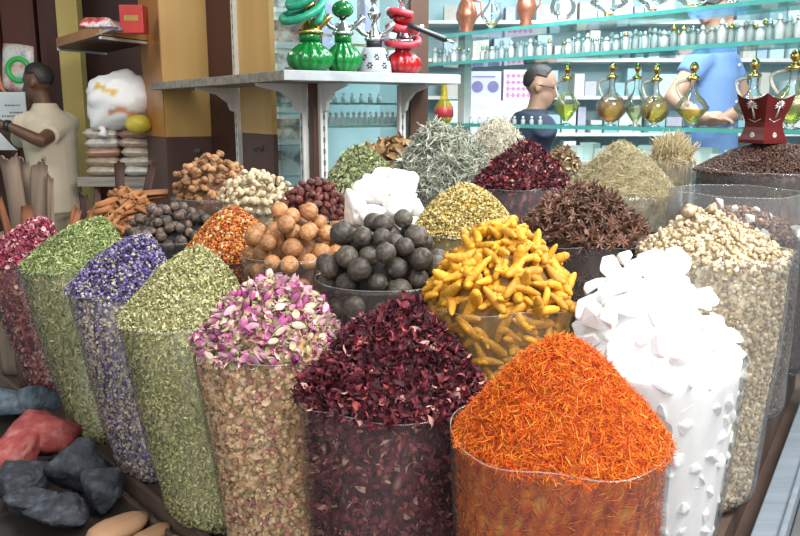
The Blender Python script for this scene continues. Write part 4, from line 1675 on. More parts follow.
s = Vector((.02, -.09, .205))
MB().tube([s, s + d * .05, s + d * .06, s + d * .17, s + d * .18], [.013, .014, .011, .014, .010], 12).build('mouthpiece', M_BLACK, k4, True)
MB().tube([s + d * .18, s + d * .215], [.008, .006], 10).build('mouthpiece_tip', M_CHROME, k4, True)

# boxes on a hidden ledge; the lilac ones stand in for blurred purple reflections
M_LILAC = solid('lilac_reflection', (.46, .36, .66), .35, c2=(.62, .56, .78), scale=9, bmp=.4)
M_WBOX = solid('white_box', (.80, .80, .78), .5, c2=(.72, .72, .70), scale=4)
cb = pk_B(.45, -.46, 1.60)
o = MB().box((0, 0, 0), (.64, .22, .02), RB).build('case_ledge', M_WHITE, None, loc=cb)
tag(o, 'white ledge inside the case behind the hookahs', 'ledge')
for px, w_, h_, mt, lb in ((322, .10, .30, M_LILAC, 'lilac parcel standing in for blurred reflections behind the two green hookahs'), (352, .13, .22, M_WBOX, 'white box standing behind the slim green hookah'),
                           (368, .07, .34, M_LILAC, 'narrow lilac parcel standing in for blurred reflections behind the frosted hookah'), (394, .12, .20, M_WBOX, 'white box standing behind the red hookah')):
    q = (px - 400) / 800
    p = Cn + A_ * (d0 + .46)
    tt = (q * p.y - p.x) / (B_.x - q * B_.y)
    p = p + B_ * tt
    o = MB().box((0, 0, h_ / 2), (w_, .09, h_), RB).build('parcel', mt, None, bevel=.008, loc=(p.x, p.y, 1.611))
    tag(o, lb, 'parcel', 'parcels behind the hookahs')
    MB().box((0, -.0, h_ * .5), (w_ * 1.02, .0925, .012), RB).build('ribbon', M_GOLD, o)

# ------------------------------------------------------------------ oil decanters
OILS = {'lime': (.94, .93, .30), 'amber': (.90, .62, .20), 'pale': (.95, .97, .75), 'gold': (.95, .78, .22), 'yellow': (.97, .86, .30), 'green': (.90, .91, .42)}
OILM = {k: glass_mat('oil_' + k, c, haze=.22, gloss=.5, hz=tuple(x ** 1.6 for x in c)) for k, c in OILS.items()}
M_CRYST = glass_mat('crystal', (.97, .99, .99), haze=.04, gloss=.9)
M_HANDLE = glass_mat('handle_glass', (.98, .96, .88), haze=.42, gloss=1.3, hz=(.88, .84, .70))  # the opaque warm haze puts a whitish-gold glint into the handle colour
SHAPES = {
    'round': [(.35, 0), (.40, .012), (.16, .035), (.14, .05), (.55, .10), (.92, .20), (1, .30), (.90, .40), (.60, .49), (.27, .56), (.20, .64), (.19, .74), (.30, .78), (.30, .80)],
    'diamond': [(.42, 0), (.45, .012), (.14, .04), (.14, .06), (.55, .18), (1, .36), (.98, .38), (.55, .50), (.24, .58), (.19, .66), (.19, .76), (.30, .79), (.30, .81)],
    'cone': [(.50, 0), (.52, .012), (.16, .035), (.16, .055), (.45, .14), (.98, .30), (1, .33), (.72, .45), (.34, .56), (.21, .64), (.20, .75), (.30, .79), (.30, .81)],
}


def decanter(px, back, z, H, R, shape, oil, level, label, group, handle=-1, metal=None, facets=28, base=None):
    p = onC(px, back, z)
    t = empty('decanter', p, 0, label, 'decanter', group)
    pr = [(r * R, y * H) for r, y in SHAPES[shape]]
    MB().lathe(pr, seg=facets).build('glass_body', M_CRYST, t, facets > 10)
    if oil:
        q = [(max(r * .9, .001), y + (.004 if i == 0 else 0)) for i, (r, y) in enumerate(pr[3:]) if y < level * H]
        rr = np.interp(level * H, [y for r, y in pr], [r for r, y in pr]) * .9
        q += [(rr, level * H), (0, level * H + .0005)]
        MB().lathe(q, seg=facets).build('oil', OILM[oil], t, facets > 10)
    metal = metal or M_GOLD
    zt = pr[-1][1]
    m = MB().lathe([(R * .36, zt - .006), (R * .42, zt + .002), (R * .22, zt + .010), (R * .10, zt + .018), (R * .12, zt + .022), (R * .26, zt + .034), (R * .27, zt + .044), (R * .16, zt + .058), (.0, zt + .066)], seg=16)
    m.build('stopper', metal, t, True)
    if handle:
        u = dC * handle
        pts = []
        for k in range(15):
            a = PI * (.16 + 1.06 * k / 14)
            pts.append(u * (R * .22 + (R * .85) * math.sin(PI * k / 14) ** .8) + Z_ * (H * (.78 - .42 * k / 14) + .028 * math.sin(PI * k / 14)))
        MB().tube(pts, R * .10, 8).build('handle', M_HANDLE if base is None else base, t, True)
    return t


g3 = 'oil decanters on the lowest glass shelf'
z3 = SH3 + .008
decanter(563, .07, z3, .255, .062, 'diamond', 'lime', .36, 'diamond-shaped decanter of bright lime-yellow oil', g3, -1, facets=8)
decanter(607, .07, z3, .255, .064, 'round', 'amber', .40, 'round decanter of dark amber oil on the lowest glass shelf', g3, -1)
decanter(631, .16, z3, .250, .052, 'cone', 'pale', .32, 'pale greenish decanter half hidden between the amber and the golden one', g3, -1)
decanter(650, .07, z3, .235, .060, 'round', 'gold', .42, 'round decanter of golden oil with a dark strip inside', g3, -1)
o = MB().box((0, 0, .0), (.012, .006, .09), Matrix.Rotation(.25, 3, 'Y')).build('dark_stick', M_DARKW, None, loc=onC(650, .05, z3 + .075))
o.parent = [x for x in bpy.data.objects if x.get('label') == 'round decanter of golden oil with a dark strip inside'][0]
o.location = -nC * .030 + Z_ * .075
decanter(686, .07, z3, .232, .066, 'cone', 'yellow', .30, 'wide-bellied decanter half full of yellow oil in front of the blue shirt', g3, -1)
decanter(745, .07, z3, .235, .064, 'cone', None, 0, 'empty clear decanter directly behind the red incense burner', g3, -1)
decanter(784, .07, z3, .262, .078, 'cone', 'green', .42, 'large decanter of yellow-green oil beside the red incense burner', g3, -1)
decanter(822, .07, z3, .262, .078, 'round', 'lime', .40, 'decanter of yellow oil cut off by the picture edge', g3, -1)

# clear flasks on the topmost shelf
M_COPPER = solid('copper_glaze', (.42, .17, .10), .3, c2=(.28, .10, .06), scale=8, metal=.5)
g1 = 'flasks on the topmost glass shelf'
z1 = SH1 + .008
for px, H, R, sh, oil, lv, lb, fc in (
        (488, .24, .055, 'cone', 'pale', .2, 'clear flask with a red-tinged foot beside the copper pot on the top shelf', 28),
        (556, .25, .058, 'round', None, 0, 'clear round flask with a wide handle on the top shelf', 28),
        (600, .22, .080, 'cone', 'amber', .10, 'broad flask with a little brown oil, third along the top shelf', 28),
        (642, .22, .074, 'cone', 'amber', .10, 'broad flask with dark oil at its foot, fourth along the top shelf', 28),
        (680, .22, .070, 'round', 'pale', .12, 'clear round flask above the yellow decanter on the top shelf', 28),
        (716, .22, .070, 'cone', 'amber', .08, 'broad clear flask above the blue shirt on the top shelf', 28),
        (752, .20, .070, 'round', None, 0, 'clear flask above the empty decanter, last in view on the top shelf', 28)):
    decanter(px, .09, z1, H, R, sh, oil, lv, lb, g1, 1 if px == 556 else 0, M_CHROME, fc)
for px, s, lb in ((464, 1.0, 'copper-brown pot at the far end of the top shelf'), (521, .85, 'smaller copper-red pot on the top shelf behind the glasses wearer')):
    o = MB().lathe([(.034 * s, 0), (.040 * s, .01), (.030 * s, .03), (.052 * s, .075), (.056 * s, .10), (.040 * s, .15), (.028 * s, .17), (.040 * s, .20), (.036 * s, .20), (.0, .19)], seg=24).build('pot', M_COPPER, None, True, loc=onC(px, .10, z1))
    tag(o, lb, 'pot', 'copper pots on the top shelf')
    MB().tube([(.03 * s, 0, .17), (.07 * s, 0, .16), (.075 * s, 0, .11), (.05 * s, 0, .08)], .005, 8).build('handle', M_COPPER, o, True)

# the crowd of tiny bottles
M_CLEARV = glass_mat('vial_glass', (.95, .99, .99), haze=.34, gloss=1.2)
M_CAPW = glass_mat('vial_cap', (.92, .98, .98), haze=.5, gloss=1.2)
v1 = vial_mesh(M_CLEARV, M_CAPW, .085, .017)
v2 = vial_mesh(M_CLEARV, M_CAPW, .070, .020)
v3 = vial_mesh(M_CLEARV, M_CHROME, .080, .015)
v4 = vial_mesh(M_CLEARV, M_GOLD, .082, .016)
z2 = SH2 + .008
sp = []
for i in range(84):
    px = 434 + 4.6 * i
    if 470 < px < 480 or 548 < px < 556: continue
    sp.append((tuple(onC(px, (.035, .12, .075, .16)[i % 4], z2)), (0, 0, rng.uniform(0, 6)), float(rng.uniform(.85, 1.1))))
copies([v1, v2, v3, v4, v1], sp, 'tiny_bottle', 'tiny clear bottle in the crowd on the middle glass shelf', 'bottle', 'tiny clear bottles on the middle shelf')
sp = [(tuple(onC(470 + 8.5 * i, .05, z3)), (0, 0, 0), .55) for i in range(9)]
copies([v2], sp, 'tiny_bottle', 'tiny clear bottle in the low row at the far end of the lowest glass shelf', 'bottle', 'tiny bottles on the lowest shelf')
# tall clear vials standing behind the decanters' far end, one yellow-red parcel among them
o = MB().lathe([(.03, 0), (.045, .02), (.05, .08), (.02, .13), (.015, .2), (.025, .22), (0, .225)], seg=20).build('flask', OILM['yellow'], None, True, loc=onC(443, .08, SH3 + .008))
tag(o, 'slender yellow flask beside the end of the hookah shelf', 'flask')
MB().lathe([(.051, .03), (.052, .06), (.048, .085)], seg=20).build('red_band', M_REDH, o, True)

# shop beyond the glass shelves: stock shelves with small goods
M_SOFT = [solid('soft_%d' % k, c, .6, c2=tuple(x * .82 for x in c), scale=4, objvar=.1) for k, c in enumerate(
    [(.62, .76, .80), (.42, .56, .68), (.70, .74, .74), (.50, .48, .58), (.30, .48, .54), (.58, .56, .50), (.52, .68, .76)])]
for k, z in enumerate((.95, 1.22, 1.49, 1.76, 2.03)):
    o = MB().box((0, 0, 0), (4.2, .3, .025)).build('stock_shelf', M_WHITE, None, loc=(2.3, 6.22, z))
    tag(o, 'long white stock shelf on the far wall of the shop, %s from below' % ['first', 'second', 'third', 'fourth', 'fifth'][k], 'shelf')
bm_ = [MB().box((0, 0, .5), (1, 1, 1)).mesh('small_box', [mt]) for mt in M_SOFT]
sp = []
for z in (.95, 1.22, 1.49, 1.76, 2.03):
    x = .32
    while x < 4.2:
        w_ = float(rng.uniform(.06, .15))
        sp.append(((x + w_ / 2, 6.19 + float(rng.uniform(-.03, .03)), z + .0125), (0, 0, 0), (w_ * .92, .15, float(rng.uniform(.09, .21)))))
        x += w_ + float(rng.choice([.005, .01, .03, .12]))
copies(bm_, sp, 'small_box', 'small pastel box on the stock shelves at the far wall', 'box', 'pastel boxes on the far wall')
# two cartons standing on a white cabinet near the man in glasses
o = MB().box((0, 0, .73), (.62, .34, 1.46)).build('cabinet', M_WHITE, None, bevel=.006, loc=(.62, 5.55, 0))
tag(o, 'white cabinet behind the man in glasses', 'cabinet')
MB().box((0, -.172, .80), (.58, .012, 1.2)).build('door', M_WBOX, o, bevel=.003)
M_LBOX = solid('lilac_card', (.50, .50, .66), .5, c2=(.44, .44, .60), scale=3)
M_PBOX = solid('pink_card', (.70, .60, .70), .5, c2=(.62, .52, .64), scale=3)
M_VIO = solid('violet_print', (.16, .15, .34), .5)
M_PINK = solid('pink_print', (.52, .18, .40), .5)
p = at(485, 93, 5.45)
o = MB().box((0, 0, .095), (.21, .12, .19)).build('carton', M_LBOX, None, bevel=.003, loc=(p.x, 5.5, 1.461))
tag(o, 'pale lilac carton with two violet round prints, beside the man in glasses', 'carton')
for s in (-1, 1):
    MB().lathe([(.0, -.001), (.038, -.001), (.038, .001), (0, .001)], seg=24).move(Matrix.Translation((s * .052, -.0605, .09)) @ Matrix.Rotation(PI / 2, 4, 'X')).build('round_print', M_VIO, o)
MB().box((-.01, -.0605, .155), (.15, .002, .008)).build('title_bar', M_VIO, o)
o = MB().box((0, 0, .10), (.20, .12, .20)).build('carton', M_PBOX, None, bevel=.003, loc=(p.x + .22, 5.5, 1.461))
tag(o, 'pale pink carton with rows of small pink prints, touching the man in glasses', 'carton')
mm = MB()
for i in range(5):
    for j in range(4):
        mm.box((-.07 + .035 * i, -.0605, .035 + .042 * j), (.018, .002, .022 if j else .03))
for j in range(4): mm.box((0, -.0602, .035 + .042 * j), (.165, .001, .006))
for x_ in (-.07, .07): mm.box((x_, -.0602, .098), (.006, .001, .13))
mm.build('pink_print', M_PINK, o)

# ------------------------------------------------------------------ red incense burner with silver palms
M_MAHOG = planks('red_mahogany', (.115, .008, .007), (.06, .005, .005), .3, 5, (1, 1, .2), .05, .35)
M_SILV = solid('silver_inlay', (.80, .78, .74), .3, metal=.8)
bp = at(762, 143, 2.27)
t = empty('incense_burner', bp, math.radians(24), 'red wooden incense burner with silver palm emblems standing on the dark seeds', 'incense burner')
lv = [(k * .80, s * .73) for k, s in ((0, .060), (.012, .060), (.03, .054), (.055, .047), (.075, .047), (.10, .054), (.125, .063), (.150, .073))]
V, Fq = [], []
n = 10
ring = []
for sx, sy, tx, ty in ((-1, -1, 1, 0), (1, -1, 0, 1), (1, 1, -1, 0), (-1, 1, 0, -1)):
    for i in range(n):
        u = 2 * i / n
        ring.append((sx + tx * u, sy + ty * u, abs(u - 1)))
N_ = len(ring)
for k, (z, s) in enumerate(lv):
    for x, y, e in ring:
        V.append((x * s, y * s, z + (.016 * e ** 2 if k == len(lv) - 1 else 0)))
for x, y, e in ring: V.append((x * .049, y * .0455, .117 + .016 * e ** 2))
for x, y, e in ring: V.append((x * .036, y * .033, .088))
for k in range(len(lv) + 1):
    for i in range(N_):
        j = (i + 1) % N_
        Fq.append((k * N_ + i, k * N_ + j, (k + 1) * N_ + j, (k + 1) * N_ + i))
MB().add(V, Fq + [tuple(range(N_ - 1, -1, -1)), tuple((len(lv) + 1) * N_ + i for i in range(N_))]).build('body', M_MAHOG, t)


def emblem(parent, rot):
    """palm tree over crossed blades"""
    m = MB()
    tilt = Matrix.Rotation(math.atan2(.0085, .022), 3, 'X')
    o = Vector((0, -.0412, .082))
    E = lambda x, z: o + tilt @ Vector((x * 1.3, -.001, z * 1.3))
    m.tube([E(0, -.012), E(.0008, .002), E(0, .016)], [.0036, .0026, .0020], 6)
    for k in range(9):
        a = math.radians(-30 + 30 * k)
        c, s = math.cos(a), math.sin(a)
        m.tube([E(0, .017), E(c * .008, .018 + s * .008), E(c * .0145, .0165 + s * .0125)], [.0014, .0027, .0006], 5)
    for s in (-1, 1):
        m.tube([E(s * .017, -.012), E(s * .004, -.0175), E(-s * .014, -.023)], [.0008, .0015, .0018], 5)
    x = m.build('palm_emblem', M_SILV, parent, True)
    x.rotation_euler.z = rot
    m = MB()
    for k in range(8):
        a = 2 * PI * k / 8
        m.ball((.0055 * math.cos(a), -.0408, .022 + .0055 * math.sin(a)), (.003, .0012, .003), 8, 6)
    m.ball((0, -.0410, .022), (.0028, .0015, .0028), 8, 6)
    x = m.build('flower_inlay', M_SILV, parent, True)
    x.rotation_euler.z = rot


for r in (0, -PI / 2, PI / 2, PI): emblem(t, r)

# ------------------------------------------------------------------ bark standing upright behind the dark pink petals
M_BARK = planks('grey_bark', (.30, .225, .165), (.16, .115, .085), .85, 5, (2, 2, .25), .6)
M_BARKR = planks('red_bark', (.34, .14, .065), (.20, .075, .035), .8, 5, (2, 2, .25), .5)
M_BARKD = planks('dark_bark', (.10, .05, .04), (.055, .03, .025), .8, 5, (2, 2, .25), .5)


def bark(top, bottom, w, mat, label, curl=1.2, seed=0, th_=.010):
    r = np.random.default_rng(seed)
    top, bottom = Vector(top), Vector(bottom)
    ax = (top - bottom)
    L = ax.length
    z = ax.normalized()
    y = Vector((0, -1, 0))
    x = y.cross(z).normalized()
    y = z.cross(x)
    n, q = 10, 12
    rad = w / (2 * math.sin(min(curl, PI) / 2)) if curl < 2.6 else w / 2
    V, F = [], []
    for i in range(q + 1):
        u = i / q
        for s in (0, 1):
            for k in range(n + 1):
                a = -curl / 2 + curl * k / n
                rr = rad + (0 if s == 0 else -th_) + .0025 * math.sin(9 * u + k + seed)
                e = L * u + ((.010 * math.sin(.55 * k + seed * 2) + .004 * math.sin(2.3 * k + seed)) if i == q else 0)
                P = bottom + z * e + x * (rr * math.sin(a)) + y * (rr * math.cos(a) - rad)
                V.append(P)
    w1 = n + 1
    for i in range(q):
        for s in (0, 1):
            for k in range(n):
                a0, b0 = (i * 2 + s) * w1 + k, ((i + 1) * 2 + s) * w1 + k
                F.append((a0, a0 + 1, b0 + 1, b0) if s == 0 else (a0, b0, b0 + 1, a0 + 1))
        for k in (0, n):
            F.append((i * 2 * w1 + k, (i * 2 + 1) * w1 + k, ((i + 1) * 2 + 1) * w1 + k, (i + 1) * 2 * w1 + k))
    for i in (0, q):
        for k in range(n):
            a0, b0 = i * 2 * w1 + k, (i * 2 + 1) * w1 + k
            F.append((a0, b0, b0 + 1, a0 + 1))
    o = MB().add([v - bottom for v in V], F).build('bark_slab', mat, None, True, loc=bottom)
    return tag(o, label, 'bark', 'bark slabs standing upright')


ZF = ZS + .002
def foot(px, Y, dx=0):
    p = at(px, 250, Y)
    return (p.x + dx, Y, ZF)


bark(at(7, 157, 2.95), foot(26, 2.95), .070, M_BARK, 'tall grey bark slab at the picture edge, widest of the upright slabs', 1.3, 1)
bark(at(22, 160, 3.02), foot(30, 3.02), .045, M_BARK, 'grey bark slab right behind the widest upright slab', 1.1, 2)
bark(at(38, 164, 2.92), foot(34, 2.92), .062, M_BARK, 'straight grey bark slab next to the beige shirt, between wide and thin slab', 1.4, 3)
bark(at(43, 158, 3.00), foot(41, 3.00), .018, M_BARK, 'narrow grey bark splinter rising behind the straight slab', 1.0, 4)
bark(at(49, 176, 2.90), foot(50, 2.90), .026, M_BARK, 'thin bark strip beside the straight slab, topped by a ragged end', 1.5, 5)
bark(at(24, 208, 2.80), foot(24, 2.80), .040, M_BARKR, 'short tan bark roll in front of the upright grey slabs', 4.6, 6)
bark(at(-2, 200, 2.84), foot(22, 2.86), .030, M_BARKR, 'reddish bark strip leaning at the foot of the widest slab', 1.2, 7)
bark(at(77, 208, 2.95), foot(52, 2.80), .036, M_BARKR, 'red-brown bark strip lying slantwise towards the cinnamon', 1.2, 8)
bark(at(118, 164, 3.02), foot(117, 3.02), .038, M_BARKD, 'upright red-brown bark roll behind the cinnamon sticks', 4.4, 9)
bark(at(152, 163, 3.0), foot(128, 2.98), .030, M_BARKD, 'dark bark strip leaning towards the pillar behind the cinnamon', 1.6, 10)
bark(at(82, 194, 3.05), foot(92, 3.03), .036, M_BARKD, 'dark bark piece tilted behind the cinnamon heap, near the beige shirt', 1.4, 11)
bark(at(96, 192, 3.04), foot(94, 2.98), .028, M_BARKD, 'small dark bark piece standing right behind the cinnamon heap', 1.8, 12)

bark(at(-6, 235, 2.66), on_z(10, 375, ZB + .003), .060, M_BARK, 'broad grey bark slab leaning beside the bag of dark pink petals', 1.2, 13)
bark(at(10, 290, 2.60), on_z(24, 390, ZB + .003), .036, M_BARKD, 'dark short bark slab at the foot of the bag of dark pink petals', 1.4, 14)

# two dark hooks screwed into the brown paint
for k, (px, py, pl, lb) in enumerate(((197, 151, 0, 'dark metal hook on the brown base of the near-left pillar'), (262, 148, 1, 'dark metal hook on the brown base of the tan panel beside the glass'))):
    n_ = -A_ if pl == 0 else -B_
    if pl == 0:
        y0 = Vector((P1.x, P1.y, 0))
    else:
        y0 = pk_A(.5)
    d_ = ray(px, py)
    t_ = (y0 - Vector((0, 0, 0))).dot(n_) / d_.dot(n_)
    c = Vector((0, 0, EYE)) + d_ * t_ + n_ * .003
    m = MB().tube([(0, 0, 0), n_ * .02, n_ * .034 + Z_ * -.012, n_ * .045 + Z_ * -.004, n_ * .047 + Z_ * .016], .006, 8)
    m.lathe([(.0, -.002), (.016, -.002), (.016, .004), (0, .004)], seg=12)
    for v in m.v[-48:]:
        v.xyz = n_ * v.z + Z_ * v.x + n_.cross(Z_) * v.y
    o = m.build('wall_hook', M_SLOT, None, True, loc=c)
    tag(o, lb, 'hook')

# ------------------------------------------------------------------ coloured rocks in the low tray
M_COAL = solid('charcoal_rock', (1, 1, 1), .75, stops=[(.3, (.010, .011, .014)), (.5, (.028, .033, .043)), (.75, (.085, .10, .12))], scale=38, bmp=.8)
M_SLATE = solid('blue_grey_rock', (1, 1, 1), .7, stops=[(.3, (.05, .07, .095)), (.55, (.13, .175, .22)), (.8, (.26, .31, .36))], scale=30, bmp=.8)
M_REDR = solid('red_rock', (1, 1, 1), .75, stops=[(.3, (.20, .025, .028)), (.52, (.32, .06, .056)), (.75, (.47, .19, .17))], scale=26, bmp=.6)
M_CHIP = planks('sandal_wood', (.50, .30, .17), (.38, .21, .11), .6, 5, (.5, 4, 4), .3)
ZT = .495
tc = Lb.lerp(La, .55) + Vector((-Ld.y, Ld.x, 0)) * .012
t = empty('rock_tray', (tc.x, tc.y, 0), math.atan2(Ld.y, Ld.x), 'low dark tray of coloured rocks in front of the tall herb bags', 'tray')
M_BLACKW = planks('black_tray', (.035, .028, .024), (.02, .016, .014), .6, 6)
MB().box((.06, .27, ZT - .012), (1.6, .52, .024)).build('tray_board', M_BLACKW, t)
for s in (.016, .52): MB().box((.06, s, ZT + .006), (1.6, .012, .03)).build('rim', M_TRAYW, t, bevel=.003)
for sx in (-.68, .80):
    for sy in (.06, .48): MB().box((sx, sy, (ZT - .024) / 2), (.04, .04, ZT - .024)).build('leg', M_TRAYW, t)
rocks = [
    (6, 409, 24, 15, M_SLATE, 'blue-grey rock at the picture edge, behind the pink-red rocks'),
    (37, 409, 22, 15, M_SLATE, 'rounded blue-grey rock beside the purple and green bags'),
    (42, 447, 36, 20, M_REDR, 'big flat pink-red rock in the middle of the tray'),
    (2, 464, 27, 19, M_REDR, 'darker red rock cut off by the picture edge'),
    (20, 488, 25, 16, M_COAL, 'oval charcoal rock below the red ones'),
    (80, 477, 29, 22, M_COAL, 'biggest charcoal rock, right below the flat pink-red rock'),
    (36, 506, 23, 18, M_COAL, 'long charcoal rock slanting at the front of the tray'),
    (66, 514, 28, 16, M_COAL, 'charcoal rock at the front, beside the wooden chips'),
    (104, 497, 19, 18, M_COAL, 'charcoal rock nearest to the tall sage-green bag'),
]
for k, (px, py, w2, h2, mt, lb) in enumerate(rocks):
    p = on_z(px, py, ZT + .04)
    u = depth(p) / 800
    o = link('rock', rock_mesh(300 + k, (w2 * u * 1.26, w2 * u * 1.12, h2 * u * 1.3), mt, 'rock', 15, .055, 18), None, p)
    o.rotation_euler = (0, 0, rng.uniform(-.4, .4))
    o.location.z = ZT + .002 + h2 * u * 1.3
    tag(o, lb, 'rock', 'coloured rocks in the low tray')
for (x0, y0, x1, y1, w_, lb) in ((88, 538, 146, 512, .040, 'broad tan wooden chip at the lower edge of the tray'), (128, 542, 168, 518, .026, 'rounded tan wooden chip beside the broad one'),
                                 (158, 540, 180, 530, .022, 'small tan wooden chip next to the wooden rail')):
    a, b = on_z(x0, y0, ZT + .03), on_z(x1, y1, ZT + .03)
    d = b - a
    L = d.length
    m = MB()
    pts = [Vector((L * (k / 8 - .5), 0, .004 * math.sin(k))) for k in range(9)]
    m.tube(pts, [w_ * q for q in (.35, .75, .9, 1, 1, .98, .9, .7, .3)], 12)
    for v in m.v: v.z *= .55
    o = m.build('wood_chip', M_CHIP, None, True, loc=(a + b) / 2)
    o.rotation_euler.z = math.atan2(d.y, d.x)
    o.location.z = ZT + .57 * w_
    tag(o, lb, 'wood chip', 'tan wooden chips')

# ------------------------------------------------------------------ the lane end, left of the pillar
struct(MB().box((at(76, 100, 6.0).x, 6.0, 1.5), (.15, .10, 3.0)).build('trim_6', M_YEL))
a, b = at(48, 60, 6.1), at(62, 60, 5.9)
struct(MB().box(((a.x + b.x) / 2, 6.02, 1.5), (.10, .06, 3.0)).build('trim_7', M_DARKW))
m = MB()
for k in range(3): m.box((-2.62 - .28 * k, 6.34, 2.05), (.25, .05, 1.5))
struct(m.build('trim_8', planks('red_panel', (.14, .045, .032), (.09, .028, .02), .4, 3)))

zt = at(100, 33, 4.6).z
Np, Lp, Rp = at(100, 33, 4.6), on_z(58, 45, zt), on_z(152, 39.5, zt)
Bp = Lp + Rp - Np
t = empty('wall_shelf', (Np.x, Np.y, zt), 0, 'small high shelf with an orange edge above the white sack', 'shelf')
q = [(p.x - Np.x, p.y - Np.y) for p in (Np, Rp, Bp, Lp)]
MB().prism(q, -.022, 0).build('board', M_DARKW, t)
l = lambda p: Vector((p.x - Np.x, p.y - Np.y, 0))
MB().beam(l(Np) + Z_ * .015, l(Lp) + Z_ * .015, .02, .055).build('orange_edge', M_WOOD_O, t)
MB().beam(l(Np) + Z_ * .015, l(Rp) + Z_ * .015, .02, .05).build('tan_edge', M_WOOD_T, t)
MB().beam(l(Np) + Z_ * -.024, l(Rp) + Z_ * -.024, .022, .014).build('white_lip', M_WHITE, t)
MB().beam(l(Lp) + Z_ * -.024, l(Bp) + Z_ * -.024, .022, .02).build('white_lip', M_WHITE, t)
# goods on it
M_REDBOX = solid('red_card', (.50, .035, .025), .4, c2=(.36, .02, .02), scale=6)
M_MIXP = solid('mixed_print', (1, 1, 1), .4, stops=[(.35, (.05, .04, .06)), (.45, (.45, .06, .05)), (.55, (.62, .55, .55)), (.65, (.22, .17, .24))], scale=14)
M_DPACK = solid('dark_pack', (.10, .09, .11), .4, c2=(.22, .16, .2), scale=14)
p = on_z(135, 34, zt)
o = MB().box((0, 0, .075), (.13, .10, .15)).build('carton', M_REDBOX, None, bevel=.003, loc=(p.x, p.y, zt + .001))
tag(o, 'bright red carton on the small high shelf beside the pillar', 'carton')
MB().box((.0, -.051, .08), (.08, .002, .03)).build('print_band', M_GOLD, o)
for i, (px, py, mt, rz, ln, lb) in enumerate(((92, 30, M_MIXP, .4, .13, 'packet with red and white print at the near edge of the small high shelf'), (103, 30, M_MIXP, -.2, .15, 'packet with mixed print in the middle of the small high shelf'),
                                    (112, 34, M_DPACK, .2, .16, 'dark packet leaning on the printed ones, small high shelf'), (121, 34, M_DPACK, -.5, .09, 'small dark packet beside the red carton'))):
    p = on_z(px, py - 2, zt + .01)
    m = MB()
    V, Fq = [], []
    for a in range(9):
        for b in range(5):
            x, y = a / 8 - .5, b / 4 - .5
            h = .05 * (1 - (2 * x) ** 4) * (1 - (2 * y) ** 4)
            V.append((x * ln, y * .09, .012 + h))
    for a in range(9):
        for b in range(5):
            x, y = a / 8 - .5, b / 4 - .5
            V.append((x * ln, y * .09, .011 - .008 * (1 - (2 * x) ** 4) * (1 - (2 * y) ** 4)))
    for a in range(8):
        for b in range(4):
            i0 = a * 5 + b
            Fq += [(i0, i0 + 1, i0 + 6, i0 + 5), (45 + i0, 45 + i0 + 5, 45 + i0 + 6, 45 + i0 + 1)]
    for a in range(8):
        for b in (0, 4):
            i0 = a * 5 + b
            Fq.append((i0, i0 + 5, 45 + i0 + 5, 45 + i0))
    for b in range(4):
        for a in (0, 8):
            i0 = a * 5 + b
            Fq.append((i0, i0 + 1, 45 + i0 + 1, 45 + i0))
    o = MB().add(V, Fq).build('packet', mt, None, True, loc=(p.x, p.y, zt + .002))
    o.rotation_euler = (.0, -.35 if i == 2 else 0, rz)
    tag(o, lb, 'packet')

# packets in two stacks on the low shelf, white sack on top
zl = at(100, 176, 5.15).z
sl, sr = at(80, 180, 5.1), at(166, 180, 5.1)
t = empty('wall_shelf', ((sl.x + sr.x) / 2, 5.22, zl), 0, 'grey low shelf carrying two stacks of spice packets', 'shelf')
MB().box((0, 0, -.03), (sr.x - sl.x, .34, .06)).build('board', M_BOARD, t, bevel=.004)
MB().box((.12, -.11, -.085), (.22, .02, .05)).build('white_lip', M_WHITE, t)
for s in (-1, 1): MB().box((s * (sr.x - sl.x) * .44, .1, -(zl + .06) / 2 - .0), (.04, .05, zl - .06)).build('leg', M_DARKW, t)
M_PACK = [film_mat('packet_film', .25, (.8, .78, .75), gloss=1.0, wr=.8, scale=30)]
M_PACKS = [solid('packed_spice_%d' % k, c, .35, c2=tuple(x * .6 for x in c), scale=40, bmp=.3, coat=.3) for k, c in enumerate([(.50, .42, .33), (.62, .60, .56), (.44, .33, .24), (.56, .50, .42), (.40, .22, .15)])]


def pillow(w_, d_, h_, mat, name, seed=0):
    V, Fq = [], []
    na, nb = 13, 9
    for s in (1, -1):
        for a in range(na):
            for b in range(nb):
                x, y = 2 * a / (na - 1) - 1, 2 * b / (nb - 1) - 1
                k = ((1 - abs(x) ** 5) * (1 - abs(y) ** 5)) ** .4
                V.append((x * w_ / 2 * (1 - .04 * y * y), y * d_ / 2 * (1 - .04 * x * x), s * h_ / 2 * k * (1 + .10 * math.sin(5 * x + seed) * math.sin(4 * y + seed)) + s * .001))
    n = na * nb
    for a in range(na - 1):
        for b in range(nb - 1):
            i0 = a * nb + b
            Fq += [(i0, i0 + nb, i0 + nb + 1, i0 + 1), (n + i0, n + i0 + 1, n + i0 + nb + 1, n + i0 + nb)]
    for a in range(na - 1):
        Fq += [(a * nb, n + a * nb, n + (a + 1) * nb, (a + 1) * nb), (a * nb + nb - 1, (a + 1) * nb + nb - 1, n + (a + 1) * nb + nb - 1, n + a * nb + nb - 1)]
    for b in range(nb - 1):
        Fq += [(b, b + 1, n + b + 1, n + b), ((na - 1) * nb + b, n + (na - 1) * nb + b, n + (na - 1) * nb + b + 1, (na - 1) * nb + b + 1)]
    return MB().add(V, Fq).mesh(name, mat, True)


